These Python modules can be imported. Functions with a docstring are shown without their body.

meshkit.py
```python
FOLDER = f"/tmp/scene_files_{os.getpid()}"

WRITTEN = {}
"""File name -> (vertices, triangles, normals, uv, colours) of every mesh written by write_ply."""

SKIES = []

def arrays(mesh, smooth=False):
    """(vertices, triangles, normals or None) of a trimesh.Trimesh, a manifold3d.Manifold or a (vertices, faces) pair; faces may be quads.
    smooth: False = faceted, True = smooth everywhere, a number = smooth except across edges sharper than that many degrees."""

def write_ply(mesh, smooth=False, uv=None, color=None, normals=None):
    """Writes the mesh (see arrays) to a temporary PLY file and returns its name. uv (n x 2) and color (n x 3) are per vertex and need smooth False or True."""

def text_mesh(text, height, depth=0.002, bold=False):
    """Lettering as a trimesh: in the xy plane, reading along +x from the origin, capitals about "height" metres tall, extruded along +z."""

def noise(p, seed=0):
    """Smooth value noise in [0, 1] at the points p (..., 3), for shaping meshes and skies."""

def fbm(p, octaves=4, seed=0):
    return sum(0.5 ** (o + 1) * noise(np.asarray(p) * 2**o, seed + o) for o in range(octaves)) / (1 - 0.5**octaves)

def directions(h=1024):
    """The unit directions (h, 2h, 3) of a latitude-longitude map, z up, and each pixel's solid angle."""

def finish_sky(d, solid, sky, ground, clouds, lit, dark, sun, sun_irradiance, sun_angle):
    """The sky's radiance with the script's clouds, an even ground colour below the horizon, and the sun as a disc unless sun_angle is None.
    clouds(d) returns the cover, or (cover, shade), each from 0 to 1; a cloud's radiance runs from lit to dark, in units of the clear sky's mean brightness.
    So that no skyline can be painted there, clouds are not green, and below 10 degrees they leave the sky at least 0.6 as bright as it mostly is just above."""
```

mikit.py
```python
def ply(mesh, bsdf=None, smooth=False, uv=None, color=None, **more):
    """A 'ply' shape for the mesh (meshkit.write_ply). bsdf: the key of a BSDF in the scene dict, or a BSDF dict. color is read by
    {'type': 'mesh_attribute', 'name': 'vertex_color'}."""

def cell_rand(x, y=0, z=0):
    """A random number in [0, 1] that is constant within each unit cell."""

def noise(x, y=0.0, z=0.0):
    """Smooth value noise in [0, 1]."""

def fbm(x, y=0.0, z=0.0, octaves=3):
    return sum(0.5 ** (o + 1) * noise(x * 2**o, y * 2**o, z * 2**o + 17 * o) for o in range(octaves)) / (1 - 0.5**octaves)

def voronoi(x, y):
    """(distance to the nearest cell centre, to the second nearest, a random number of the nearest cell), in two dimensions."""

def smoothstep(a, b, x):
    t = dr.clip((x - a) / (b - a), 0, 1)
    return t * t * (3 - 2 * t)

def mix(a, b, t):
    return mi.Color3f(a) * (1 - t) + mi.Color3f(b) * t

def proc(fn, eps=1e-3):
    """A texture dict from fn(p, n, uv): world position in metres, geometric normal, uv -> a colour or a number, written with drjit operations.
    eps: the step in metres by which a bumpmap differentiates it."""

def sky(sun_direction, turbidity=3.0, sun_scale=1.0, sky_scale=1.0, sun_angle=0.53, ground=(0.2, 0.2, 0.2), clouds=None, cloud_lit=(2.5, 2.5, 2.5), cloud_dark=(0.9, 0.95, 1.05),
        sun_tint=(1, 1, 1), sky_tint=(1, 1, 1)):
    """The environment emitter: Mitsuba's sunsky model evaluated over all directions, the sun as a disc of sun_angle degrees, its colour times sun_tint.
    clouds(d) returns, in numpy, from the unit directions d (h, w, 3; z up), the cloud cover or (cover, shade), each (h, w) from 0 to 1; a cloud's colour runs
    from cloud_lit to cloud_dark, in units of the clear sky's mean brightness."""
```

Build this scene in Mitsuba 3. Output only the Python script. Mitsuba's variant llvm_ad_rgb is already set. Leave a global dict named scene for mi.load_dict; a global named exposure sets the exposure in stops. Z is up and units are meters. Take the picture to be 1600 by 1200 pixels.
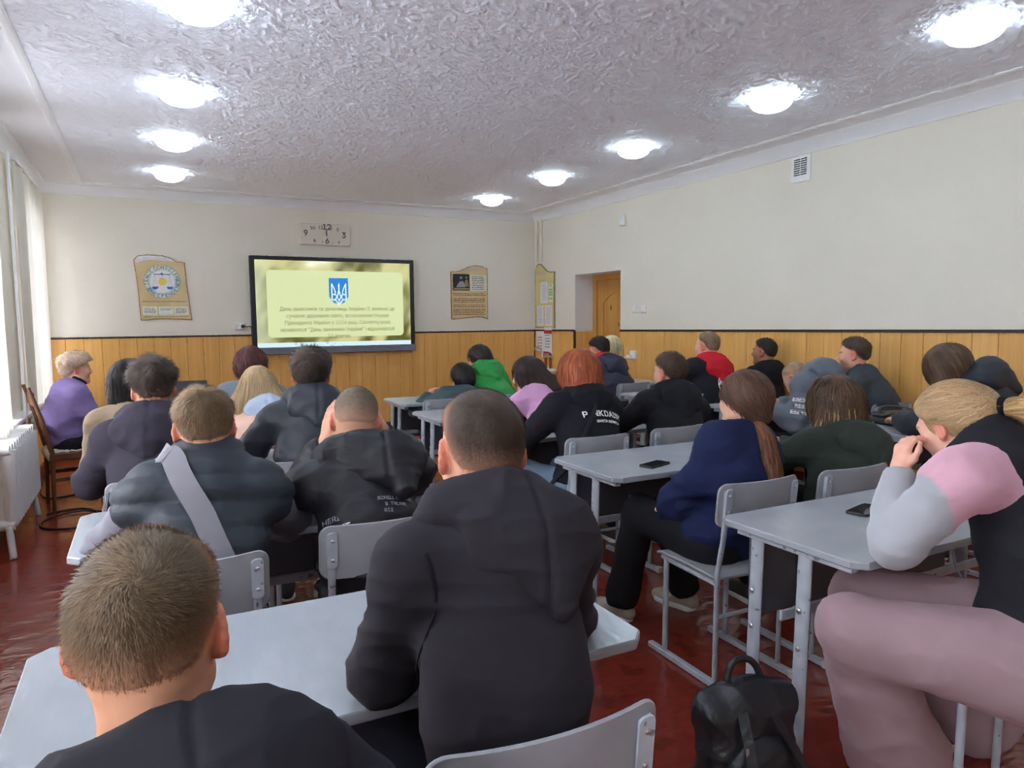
import math, numpy as np, trimesh, mitsuba as mi, mikit, meshkit
import drjit as dr
from mikit import proc, noise, fbm, smoothstep, mix, cell_rand, voronoi
from shapely.geometry import Polygon, Point, box as sbox
from shapely import affinity
T = mi.ScalarTransform4f
scene, labels = {"type": "scene"}, {}

# ------------------------------------------------------------------ camera, sky, exposure
EYE = [0.0, 0.0, 1.42]
FWD = np.array([0.454113, 0.886245, -0.091380])
FWD /= np.linalg.norm(FWD)
UPV = np.array([0.049234, 0.077447, 0.995780])
scene["camera"] = {"type": "perspective", "fov": 71.563, "fov_axis": "x", "near_clip": 0.05, "far_clip": 200.0,
                   "to_world": T().look_at(origin=EYE, target=(np.array(EYE) + FWD).tolist(), up=UPV.tolist())}
scene["sky"] = mikit.sky([0.6, 0.5, 0.62], turbidity=4.0, sun_scale=0.0, sky_scale=8.3, ground=(0.6, 0.6, 0.62),
                         clouds=lambda d: (np.ones(d.shape[:2]), 0.25 + 0.3 * meshkit.fbm(d * 4.0, 3, seed=5)), cloud_lit=(2.22, 2.3, 2.5), cloud_dark=(1.25, 1.3, 1.42))
LAMP = [4.3, 5.3, 6.0]
exposure = 2.16

# ------------------------------------------------------------------ helpers
def lin(*c):
    c = np.asarray(c, float) / 255.0
    return np.where(c < 0.04045, c / 12.92, ((c + 0.055) / 1.055) ** 2.4)
def C(r, g, b, k=1.02):
    return np.clip(lin(r, g, b) * k, 0.004, 0.9)
def numbered(name, pool):
    if name not in pool:
        return name
    i = 1
    while f"{name}_{i:03d}" in pool:
        i += 1
    return f"{name}_{i:03d}"
USED = set()
def thing(name, label, cat, group=None):
    k = numbered(name, USED); USED.add(k)
    labels[k] = {"label": label, "category": cat}
    if group: labels[k]["group"] = group
    return k
def struct(name, d=None, label=None):
    k = numbered(name, USED); USED.add(k)
    if d is not None: scene[k] = d
    labels[k] = {"kind": "structure"}
    if label: labels[k]["label"] = label
    return k
def part(parent, name, d, label=None, kind=None):
    k = numbered(parent + "__" + name, USED); USED.add(k)
    if d is not None: scene[k] = d
    if label or kind:
        labels[k] = {}
        if label: labels[k]["label"] = label
        if kind: labels[k]["kind"] = kind
    return k
def solo(name, d, label, cat, group=None):
    k = thing(name, label, cat, group); scene[k] = d
    return k
def at(d, m):
    return {**d, "to_world": m}
def place(x, y, z=0.0, rz=0.0):
    return T().translate([x, y, z]).rotate([0, 0, 1], rz)
def plyn(v, f, n, color, bsdf):
    path = meshkit.write_ply((v, f), False, None, color, normals=n)
    return {"type": "ply", "filename": path, "face_normals": False, "bsdf": {"type": "ref", "id": bsdf}}
def cat(ms):
    return trimesh.util.concatenate(ms)
def M(v, f):
    return trimesh.Trimesh(np.asarray(v, float), np.asarray(f, int), process=False)
def box(x0, x1, y0, y1, z0, z1, c=0.0):
    """box with chamfered edges"""
    if c <= 0:
        m = trimesh.creation.box([x1 - x0, y1 - y0, z1 - z0]); m.apply_translation([(x0 + x1) / 2, (y0 + y1) / 2, (z0 + z1) / 2]); return m
    p = []
    for a in (0, 1):
        for b in (0, 1):
            for d in (0, 1):
                q = np.array([(x0, x1)[a], (y0, y1)[b], (z0, z1)[d]]); s = np.array([(1, -1)[a], (1, -1)[b], (1, -1)[d]]) * c
                for k in range(3):
                    e = s.copy(); e[k] = 0; p.append(q + e)
    return trimesh.convex.convex_hull(np.array(p))
def outline_rr(w, h, r, n=6):
    o = []
    for cx, cy, a0 in ((w / 2 - r, h / 2 - r, 0), (-w / 2 + r, h / 2 - r, 90), (-w / 2 + r, -h / 2 + r, 180), (w / 2 - r, -h / 2 + r, 270)):
        for i in range(n + 1):
            a = math.radians(a0 + 90 * i / n); o.append((cx + r * math.cos(a), cy + r * math.sin(a)))
    return np.array(o)
def slab(out, t, bev=0.004, fn=None, rings=(0.0, 0.35, 0.7, 0.92), fine=0):
    """outline (star-shaped about its centre) -> bevelled slab between z=0 and z=t; fn warps the points"""
    out = np.asarray(out, float); n = len(out); c = out.mean(0); d = out - c
    L = np.linalg.norm(d, axis=1, keepdims=True); ins = d * (1 - bev / L)
    loops = [(d * s, 0.0) for s in rings[1:]] + [(ins, 0.0), (d, bev), (d, t - bev), (ins, t)] + [(d * s, t) for s in rings[:0:-1]]
    v = [np.r_[c, 0.0]]
    for q, z in loops: v.extend(np.c_[q + c, np.full(n, z)])
    v.append(np.r_[c, t]); v = np.array(v); f = []
    i = np.arange(n); j = (i + 1) % n
    f.append(np.c_[np.zeros(n, int), 1 + j, 1 + i])
    for k in range(len(loops) - 1):
        a, b = 1 + k * n, 1 + (k + 1) * n
        f.append(np.c_[a + i, a + j, b + j]); f.append(np.c_[a + i, b + j, b + i])
    a = 1 + (len(loops) - 1) * n
    f.append(np.c_[a + i, a + j, np.full(n, len(v) - 1)])
    f = np.vstack(f)
    if fn is not None:
        if fine: v, f = trimesh.remesh.subdivide_to_size(v, f, fine)
        m = trimesh.Trimesh(v, f); v, f = fn(np.array(m.vertices)), np.array(m.faces)
    return M(v, f)
def tube(pts, r, n=10, cap=True, oval=1.0, ref=(0, 0, 1.0)):
    """swept tube; r a number or one per point; oval squashes it across ref"""
    P = np.asarray(pts, float); k = len(P); r = np.broadcast_to(np.asarray(r, float), (k,))
    t = np.gradient(P, axis=0); t /= np.linalg.norm(t, axis=1, keepdims=True) + 1e-12
    ref = np.asarray(ref, float)
    if abs(t[0] @ ref) > 0.9: ref = np.array([1.0, 0, 0]) if abs(t[0][0]) < 0.9 else np.array([0, 1.0, 0])
    u = np.cross(t[0], ref); u /= np.linalg.norm(u); v = []
    for i in range(k):
        u = u - t[i] * (u @ t[i]); u /= np.linalg.norm(u) + 1e-12; w = np.cross(t[i], u)
        a = np.arange(n) * 2 * np.pi / n
        v.append(P[i] + r[i] * (np.cos(a)[:, None] * u + oval * np.sin(a)[:, None] * w))
    v = np.vstack(v); f = []; i = np.arange(n); j = (i + 1) % n
    for q in range(k - 1):
        a, b = q * n, (q + 1) * n
        f.append(np.c_[a + i, a + j, b + j]); f.append(np.c_[a + i, b + j, b + i])
    if cap:
        m = len(v); v = np.vstack([v, P[0], P[-1]]); a = (k - 1) * n
        f.append(np.c_[j, i, np.full(n, m)]); f.append(np.c_[a + i, a + j, np.full(n, m + 1)])
    return M(v, np.vstack(f))
def spline(pts, n=24):
    P = np.asarray(pts, float)
    from scipy.interpolate import CubicSpline
    s = np.r_[0, np.cumsum(np.linalg.norm(np.diff(P, axis=0), axis=1) + 1e-9)]
    return CubicSpline(s, P)(np.linspace(0, s[-1], n))
def lathe(prof, n=32):
    p = np.asarray(prof, float); k = len(p); a = np.arange(n) * 2 * np.pi / n
    v = np.stack([p[:, None, 0] * np.cos(a), p[:, None, 0] * np.sin(a), np.repeat(p[:, 1:2], n, 1)], -1).reshape(-1, 3); f = []
    i = np.arange(n); j = (i + 1) % n
    for q in range(k - 1):
        A, B = q * n, (q + 1) * n
        f.append(np.c_[A + i, A + j, B + j]); f.append(np.c_[A + i, B + j, B + i])
    return M(v, np.vstack(f))
def extr(poly, t):
    ms = [trimesh.creation.extrude_polygon(g, t, engine="earcut") for g in getattr(poly, "geoms", [poly])]
    return cat(ms)
def text(s, h, depth=0.001, bold=False, center=True):
    m = meshkit.text_mesh(s, h, depth, bold)
    if center: m.apply_translation([-(m.bounds[0][0] + m.bounds[1][0]) / 2, 0, 0])
    return m
def on_front(m, x, z, y):     # xy drawing -> upright on a wall that faces -y (the front wall)
    v = m.vertices; return M(np.c_[x + v[:, 0], y - v[:, 2], z + v[:, 1]], m.faces)
def on_right(m, y, z, x):     # xy drawing -> upright on the right wall (facing -x), reading towards -y
    v = m.vertices; return M(np.c_[x - v[:, 2], y - v[:, 0], z + v[:, 1]], m.faces)

# ------------------------------------------------------------------ materials
def mat(key, **k):
    bump = k.pop("bump", None); two = k.pop("two", True)
    for n, v in list(k.items()):
        if n == "base_color" and not isinstance(v, dict): k[n] = {"type": "rgb", "value": [float(x) for x in v]}
    b = {"type": "principled", **k}
    if bump is not None: b = {"type": "bumpmap", "arbitrary": bump[0], "scale": bump[1], "bsdf": b}
    scene[key] = {"type": "twosided", "bsdf": b} if two else b
def plain(key, rgb, rough=0.6, spec=0.4, **k):
    mat(key, base_color=rgb, roughness=rough, specular=spec, **k)
VC = {"type": "mesh_attribute", "name": "vertex_color"}
mat("m_skin", base_color=VC, roughness=0.5, specular=0.4)
mat("m_hair", base_color=VC, roughness=0.55, specular=0.25)
cloth_bump = proc(lambda p, n, uv: 0.7 * noise(p.x * 260, p.y * 260, p.z * 260) + 2.0 * noise(p.x * 40, p.y * 40, p.z * 55), 0.002)
mat("m_cloth", base_color=VC, roughness=0.85, specular=0.15, sheen=0.25, bump=(cloth_bump, 0.0008))
mat("m_nylon", base_color=VC, roughness=0.5, specular=0.3, bump=(cloth_bump, 0.0008))
mat("m_shoe", base_color=VC, roughness=0.5, specular=0.35)
def f_wall(p, n, uv):
    return mix([0.72, 0.675, 0.585], [0.76, 0.72, 0.63], fbm(p.x * 1.5, p.y * 1.5, p.z * 1.5, 3))
wall_bump = proc(lambda p, n, uv: noise(p.x * 120 + p.y * 120, p.y * 40 - p.x * 40, p.z * 120) + 0.6 * noise((p.x + p.y) * 45, 0, p.z * 45), 0.002)
mat("m_wall", base_color=proc(f_wall), roughness=0.8, specular=0.2, bump=(wall_bump, 0.0012))
plain("m_reveal", [0.72, 0.71, 0.74], 0.7)
def worm(p, s):
    wx = noise(p.x * s * 0.8, p.y * s * 0.8, 3.0) * 2.6; wy = noise(p.x * s * 0.8 + 31, p.y * s * 0.8, 9.0) * 2.6
    a = dr.abs(2 * noise(p.x * s + wx, p.y * s + wy, 1.0) - 1)
    b = dr.abs(2 * noise(p.x * s * 1.9 + wy + 7, p.y * s * 1.9 + wx, 5.0) - 1)
    return dr.exp(-dr.square(a / 0.22)) + 0.6 * dr.exp(-dr.square(b / 0.25))
mat("m_ceiling", base_color=[0.84, 0.86, 0.93], roughness=0.6, specular=0.25, bump=(proc(lambda p, n, uv: worm(p, 30.0), 0.003), 0.004))
def f_band(p, n, uv):
    r = dr.floor(p.x / 0.055); k = dr.floor((p.y + 0.11 * (r - 2 * dr.floor(r / 2))) / 0.22)
    u = p.x / 0.055 - r; v = (p.y + 0.11 * (r - 2 * dr.floor(r / 2))) / 0.22 - k
    return smoothstep(0.0, 0.12, u) * smoothstep(0.0, 0.04, v) + 0.5 * noise(p.x * 60, p.y * 60, 0)
mat("m_ceilband", base_color=[0.82, 0.83, 0.87], roughness=0.6, specular=0.3, bump=(proc(f_band, 0.002), 0.004))
plain("m_white", [0.76, 0.76, 0.78], 0.45)
def f_wood(ax):
    def g(p, n, uv):
        h = p.x if ax == "x" else p.y
        k = cell_rand(dr.floor(h / 0.168), 3, 0 if ax == "x" else 1)
        t = fbm(h * 45 + k * 40, p.z * 1.6 + k * 9, k * 5, 4)
        f = noise(h * 330 + k * 11, p.z * 7, 2.0)
        return mix([0.61, 0.295, 0.072], [0.83, 0.475, 0.155], dr.clip(0.15 + 0.75 * t + 0.25 * (f - 0.5) + 0.22 * (k - 0.5), 0, 1))
    return g
mat("m_panel_x", base_color=proc(f_wood("x")), roughness=0.36, specular=0.35)
mat("m_panel_y", base_color=proc(f_wood("y")), roughness=0.36, specular=0.35)
plain("m_trim", [0.035, 0.018, 0.012], 0.5)
plain("m_groove", [0.16, 0.075, 0.025], 0.7)
plain("m_baseboard", [0.13, 0.025, 0.018], 0.4)
def f_floor(p, n, uv):
    w = fbm(p.x * 2.2, p.y * 2.2, 0, 4); s = noise(p.x * 28, p.y * 90, 1.0); d = fbm(p.x * 9, p.y * 9, 4.0, 3)
    a = mix([0.145, 0.020, 0.013], [0.225, 0.036, 0.022], w)
    return a * (0.85 + 0.2 * s) * (1 - 0.30 * smoothstep(0.62, 0.75, d))
mat("m_floor", base_color=proc(f_floor), roughness=0.17, specular=0.55, bump=(proc(lambda p, n, uv: fbm(p.x * 7, p.y * 16, 0, 3) + 0.15 * noise(p.x * 50, p.y * 90, 0), 0.004), 0.006))
def f_grey(p, n, uv):
    w = fbm(p.x * 8, p.y * 8, p.z * 8, 3); s = noise(p.x * 150, p.y * 25, p.z * 60)
    return mix([0.27, 0.292, 0.322], [0.335, 0.358, 0.39], w) * (0.97 + 0.05 * s)
grey_bump = proc(lambda p, n, uv: noise(p.x * 90, p.y * 30, p.z * 90) + smoothstep(0.8, 0.9, noise(p.x * 35, p.y * 35, p.z * 35)), 0.003)
mat("m_desk", base_color=proc(f_grey), roughness=0.24, specular=0.45, bump=(grey_bump, 0.0008))
def f_ply(p, n, uv):
    w = fbm(p.x * 10, p.y * 10, p.z * 10, 3)
    return mix([0.24, 0.245, 0.27], [0.32, 0.325, 0.345], w)
mat("m_chair", base_color=proc(f_ply), roughness=0.38, specular=0.4, bump=(grey_bump, 0.0008))
def f_tube(p, n, uv):
    w = noise(p.x * 30, p.y * 30, p.z * 30); c = smoothstep(0.84, 0.88, noise(p.x * 70 + 4, p.y * 70, p.z * 50))
    return mix([0.33, 0.36, 0.41], [0.42, 0.45, 0.50], w) * (1 - 0.55 * c)
mat("m_tube", base_color=proc(f_tube), roughness=0.35, specular=0.45)
plain("m_cap", [0.52, 0.52, 0.47], 0.6)
plain("m_darkboard", [0.085, 0.088, 0.10], 0.5)
plain("m_steel", [0.6, 0.6, 0.62], 0.3, metallic=0.9)
plain("m_black", [0.018, 0.018, 0.02], 0.35)
plain("m_blackmat", [0.022, 0.022, 0.025], 0.7)
plain("m_tvgrey", [0.16, 0.17, 0.21], 0.4)
plain("m_glassblack", [0.012, 0.012, 0.014], 0.08, 0.6)
plain("m_plastic", [0.74, 0.74, 0.72], 0.35)
plain("m_paper", [0.74, 0.73, 0.75], 0.8)
plain("m_ink", [0.05, 0.05, 0.06], 0.8)
plain("m_rad", [0.68, 0.68, 0.69], 0.35, bump=(proc(lambda p, n, uv: noise(p.x * 70, p.y * 70, p.z * 70), 0.003), 0.0012))
scene["m_curtain"] = {"type": "principledthin", "base_color": {"type": "rgb", "value": [0.78, 0.75, 0.68]}, "roughness": 0.9, "diff_trans": 0.5, "spec_trans": 0.0}
def f_pine(p, n, uv):
    t = fbm(p.y * 26, p.z * 2.0, p.x * 3, 4); k = dr.sqrt(dr.square((p.y - 7.25) * 5) + dr.square((p.z - 1.72) * 3))
    return mix([0.42, 0.185, 0.035], [0.63, 0.335, 0.085], t)
mat("m_door", base_color=proc(f_pine), roughness=0.35, specular=0.4)
plain("m_knot", [0.16, 0.055, 0.015], 0.5)
def f_darkwood(p, n, uv):
    return mix([0.085, 0.030, 0.014], [0.17, 0.065, 0.028], fbm(p.x * 20, p.y * 20, p.z * 4, 3))
mat("m_darkwood", base_color=proc(f_darkwood), roughness=0.4, specular=0.4)
plain("m_wicker", [0.5, 0.44, 0.36], 0.9)
mat("m_leather", base_color=[0.016, 0.017, 0.020], roughness=0.33, specular=0.5, bump=(proc(lambda p, n, uv: fbm(p.x * 30, p.y * 30, p.z * 30, 3), 0.003), 0.006))
def f_parch(p, n, uv):
    w = fbm(p.x * 6 + p.y * 6, 1.0, p.z * 6, 4)
    return mix([0.52, 0.37, 0.17], [0.68, 0.55, 0.32], w)
mat("m_parch", base_color=proc(f_parch), roughness=0.6, specular=0.3)
for k, v in dict(brown=[0.20, 0.07, 0.03], pink=[0.48, 0.30, 0.42], teal=[0.10, 0.18, 0.22], blue=[0.03, 0.13, 0.5], navy=[0.05, 0.09, 0.28], gold=[0.75, 0.58, 0.08], red=[0.42, 0.03, 0.04],
                 palegreen=[0.66, 0.70, 0.62], olive=[0.25, 0.2, 0.1], clock=[0.68, 0.63, 0.54], grey=[0.3, 0.3, 0.33], lilac=[0.5, 0.44, 0.55], yellow=[0.62, 0.52, 0.22], green=[0.2, 0.4, 0.15], print=[0.75, 0.75, 0.76]).items():
    plain("m_" + k, v, 0.7)
scene["m_glass"] = {"type": "thindielectric", "int_ior": 1.5}
plain("m_frame", [0.75, 0.75, 0.76], 0.4)
plain("m_outwall", [0.5, 0.48, 0.45], 0.9)
# ------------------------------------------------------------------ the room
XL, XR, YF, YB, ZC = -0.95, 4.94, 8.9, -3.2, 2.86
struct("floor", mikit.ply(box(XL - 0.3, XR + 0.5, YB - 0.1, YF + 0.1, -0.1, 0.0), "m_floor"))
SX0, SX1, SY1 = -0.53, 4.62, 8.60
struct("ceiling", mikit.ply(box(SX0, SX1, YB, SY1, ZC, ZC + 0.1), "m_ceiling"))
def relief():
    """the ceiling's raised wriggly plaster lines"""
    xs = np.arange(SX0, SX1 + 0.008, 0.0102); ys = np.r_[np.arange(1.7, 4.8, 0.0102), np.arange(4.8, SY1 + 0.02, 0.018)]
    X, Y = np.meshgrid(xs, ys, indexing="ij"); P = np.stack([X, Y, 0 * X], -1); n = lambda s, o: meshkit.noise(P * s + o, int(abs(o)) + 3)
    wx, wy = 2.2 * n(16.0, 3.0), 2.2 * n(16.0, 40.0); Q = P.copy(); Q[..., 0] = X * 19 + wx; Q[..., 1] = Y * 21 + wy
    a = np.abs(2 * meshkit.noise(Q, 1) - 1); Q2 = Q * 1.7 + 9; b = np.abs(2 * meshkit.noise(Q2, 7) - 1); c = meshkit.noise(P * 5.0, 12)
    h = np.exp(-(a / 0.17) ** 2) * (0.35 + 1.0 * c) + 0.7 * np.exp(-(b / 0.17) ** 2) * (1.2 - c)
    V = np.stack([X, Y, ZC - 0.0005 - 0.0068 * h], -1).reshape(-1, 3); i = np.arange(len(xs) * len(ys)).reshape(len(xs), len(ys)); q = np.stack([i[:-1, :-1], i[:-1, 1:], i[1:, 1:], i[1:, :-1]], -1).reshape(-1, 4)
    return M(V, np.vstack([q[:, [0, 1, 2]], q[:, [0, 2, 3]]]))
part("ceiling", "plaster_relief", mikit.ply(relief(), "m_ceiling", smooth=True), "white relief of wriggly raised lines", "stuff")
part("ceiling", "border", mikit.ply(cat([box(XL - 0.3, SX0, YB, YF, ZC, ZC + 0.1), box(SX1, XR + 0.5, YB, YF, ZC, ZC + 0.1), box(SX0, SX1, SY1, YF, ZC, ZC + 0.1)]), "m_ceilband"), "border of embossed tiles with small dashes")
def strip_profile(w, h):
    return [(-w / 2, 0), (-w / 2, -h * 0.6), (-w / 4, -h), (w / 4, -h), (w / 2, -h * 0.6), (w / 2, 0)]
def prism(prof, p0, p1):
    """profile (offset across, z) swept straight from p0 to p1"""
    p0, p1 = np.array(p0, float), np.array(p1, float); d = p1 - p0; d /= np.linalg.norm(d); a = np.array([d[1], -d[0], 0])
    n = len(prof); q = np.array([a * x + np.array([0, 0, z]) for x, z in prof]); v = np.vstack([p0 + q, p1 + q]); i = np.arange(n); j = (i + 1) % n
    f = [np.c_[i, j, j + n], np.c_[i, j + n, i + n], np.array([[0, k + 1, k] for k in range(1, n - 1)]), np.array([[n, n + k, n + k + 1] for k in range(1, n - 1)])]
    return M(v, np.vstack(f))
SP = strip_profile(0.05, 0.016)
struct("trim_1", mikit.ply(cat([prism(SP, (SX0, YB, ZC), (SX0, SY1, ZC)), prism(SP, (SX1, YB, ZC), (SX1, SY1, ZC)), prism(SP, (SX0 - 0.02, SY1, ZC), (SX1 + 0.02, SY1, ZC))]), "m_white"))
CO = [(0, 0), (0, -0.10), (-0.014, -0.10), (-0.018, -0.084), (-0.045, -0.05), (-0.075, -0.02), (-0.095, -0.014), (-0.10, 0)]
def cornice(p0, p1): return prism(CO, p0, p1)
struct("trim_2", mikit.ply(cornice((XR, YB, ZC), (XR, YF, ZC)) if False else prism([(x, z) for x, z in CO], (XR, YB, ZC), (XR, YF, ZC)), "m_white", smooth=50))
struct("trim_3", mikit.ply(prism([(x, z) for x, z in CO], (XR, YF, ZC), (XL, YF, ZC)), "m_white", smooth=50))
struct("trim_4", mikit.ply(prism([(x, z) for x, z in CO], (XL, YF, ZC), (XL, YB, ZC)), "m_white", smooth=50))
# walls
WN = [(7.50, 8.72), (4.40, 6.36), (1.5, 3.5), (-1.4, 0.6)]      # window niches along the left wall
ZS, ZH = 0.70, 2.52
lw = [box(-1.3, XL, YB, YF, 0, ZS), box(-1.3, XL, YB, YF, ZH, 2.95)]
edges = [YB] + [e for w in WN[::-1] for e in w] + [YF]
for a, b in zip(edges[0::2], edges[1::2]): lw.append(box(-1.3, XL, a, b, ZS, ZH))
struct("wall_left", mikit.ply(cat(lw), "m_wall"))
struct("wall_front", mikit.ply(box(XL - 0.35, XR + 0.5, YF, YF + 0.1, 0, 2.95), "m_wall"))
DY0, DY1, DZ = 6.84, 7.84, 1.98
struct("wall_right", mikit.ply(cat([box(XR, XR + 0.42, YB, DY0, 0, 2.95), box(XR, XR + 0.42, DY1, YF, 0, 2.95), box(XR, XR + 0.42, DY0, DY1, DZ, 2.95), box(XR + 0.36, XR + 0.42, DY0, DY1, 0, DZ)]), "m_wall"))
part("wall_right", "reveal", mikit.ply(cat([box(XR, XR + 0.30, DY1 - 0.006, DY1, 1.27, DZ), box(XR, XR + 0.30, DY0, DY1, DZ - 0.006, DZ), box(XR, XR + 0.30, DY0, DY0 + 0.006, 0, DZ)]), "m_reveal"), "white plastered door reveal")
struct("wall_back", mikit.ply(box(XL - 0.35, XR + 0.5, YB - 0.1, YB, 0, 2.95), "m_wall"))
# wood panelling, plank by plank, on a dark backing that shows in the joints
PW, PT = 0.168, 0.011
pf = mikit.ply(box(0.0015, PW - 0.0015, -PT, 0, 0, 1.0, 0.0018), "m_panel_x"); pr = mikit.ply(box(-PT, 0, 0.0015, PW - 0.0015, 0, 1.0, 0.0018), "m_panel_y"); pl = mikit.ply(box(0, PT, 0.0015, PW - 0.0015, 0, 1.0, 0.0018), "m_panel_y")
part("wall_front", "panel_backing", mikit.ply(box(XL, XR, YF - 0.003, YF, 0.08, 1.24), "m_groove"))
part("wall_right", "panel_backing", mikit.ply(cat([box(XR - 0.003, XR, YB, DY0, 0.08, 1.24), box(XR - 0.003, XR, DY1, YF, 0.08, 1.24)]), "m_groove"))
for i in range(35):
    part("wall_front", "panel", at(pf, T().translate([XL + 0.01 + i * PW, YF - 0.002, 0.09]).scale([1, 1, 1.155])))
def ztop(y): return 1.25 + (YF - y) * 0.0095
for i in range(70):
    y = YF - 0.012 - (i + 1) * PW
    if y + PW > DY0 - 0.0 and y < DY1: continue
    if y < -2.6: break
    part("wall_right", "panel", at(pr, T().translate([XR - 0.002, y, 0.09]).scale([1, 1, ztop(y) - 0.095])))
i0 = next(i for i in range(70) if YF - 0.012 - i * PW <= DY0)
for a, b in ((YF - 0.012 - i0 * PW, DY0), (DY1, YF - 0.012 - int((YF - 0.012 - DY1) / PW) * PW)):
    part("wall_right", "panel", mikit.ply(box(XR - PT - 0.002, XR - 0.002, a + 0.0015, b - 0.0015, 0.09, ztop(a) - 0.005, 0.0018), "m_panel_y"))
part("wall_right", "reveal_panel", mikit.ply(cat([box(XR + 0.002 + k * 0.10, XR + 0.099 + k * 0.10, DY1 - 0.016, DY1 - 0.004, 0.05, 1.25, 0.002) for k in range(3)]), "m_panel_x"))
for i in range(60):
    y = YF - 0.012 - (i + 1) * PW
    if y < -2.6: break
    inwin = any(a - PW < y < b for a, b in WN)
    part("wall_left", "panel", at(pl, T().translate([XL + 0.002, y, 0.09]).scale([1, 1, 0.57])))
part("wall_front", "dado_rail", mikit.ply(box(XL, XR, YF - 0.022, YF, 1.243, 1.262, 0.003), "m_trim"), "dark brown rail over the panelling")
part("wall_right", "dado_rail", mikit.ply(cat([M(np.array([[XR - d, y, ztop(y) + z] for y in (a, b) for d, z in ((0, -0.008), (0.022, -0.008), (0.022, 0.014), (0, 0.014))]),
     [[0, 1, 5], [0, 5, 4], [1, 2, 6], [1, 6, 5], [2, 3, 7], [2, 7, 6], [0, 3, 2], [0, 2, 1], [4, 5, 6], [4, 6, 7]]) for a, b in ((YB, DY0 - 0.01), (DY1 + 0.01, YF))]), "m_trim"), "dark brown rail over the panelling")
part("wall_right", "corner_bead", mikit.ply(cat([box(XR - 0.02, XR + 0.004, DY1 - 0.02, DY1 + 0.012, 0.05, 1.262, 0.003), box(XR - 0.025, XR, YF - 0.025, YF, 0.05, 1.25, 0.003)]), "m_trim"))
struct("baseboard_front", mikit.ply(box(XL, XR, YF - 0.03, YF - 0.012, 0, 0.1, 0.004), "m_baseboard"))
struct("baseboard_right", mikit.ply(cat([box(XR - 0.03, XR - 0.012, YB, DY0, 0, 0.1, 0.004), box(XR - 0.03, XR - 0.012, DY1, YF, 0, 0.1, 0.004)]), "m_baseboard"))
struct("baseboard_left", mikit.ply(box(XL + 0.012, XL + 0.03, YB, YF, 0, 0.1, 0.004), "m_baseboard"))
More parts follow.
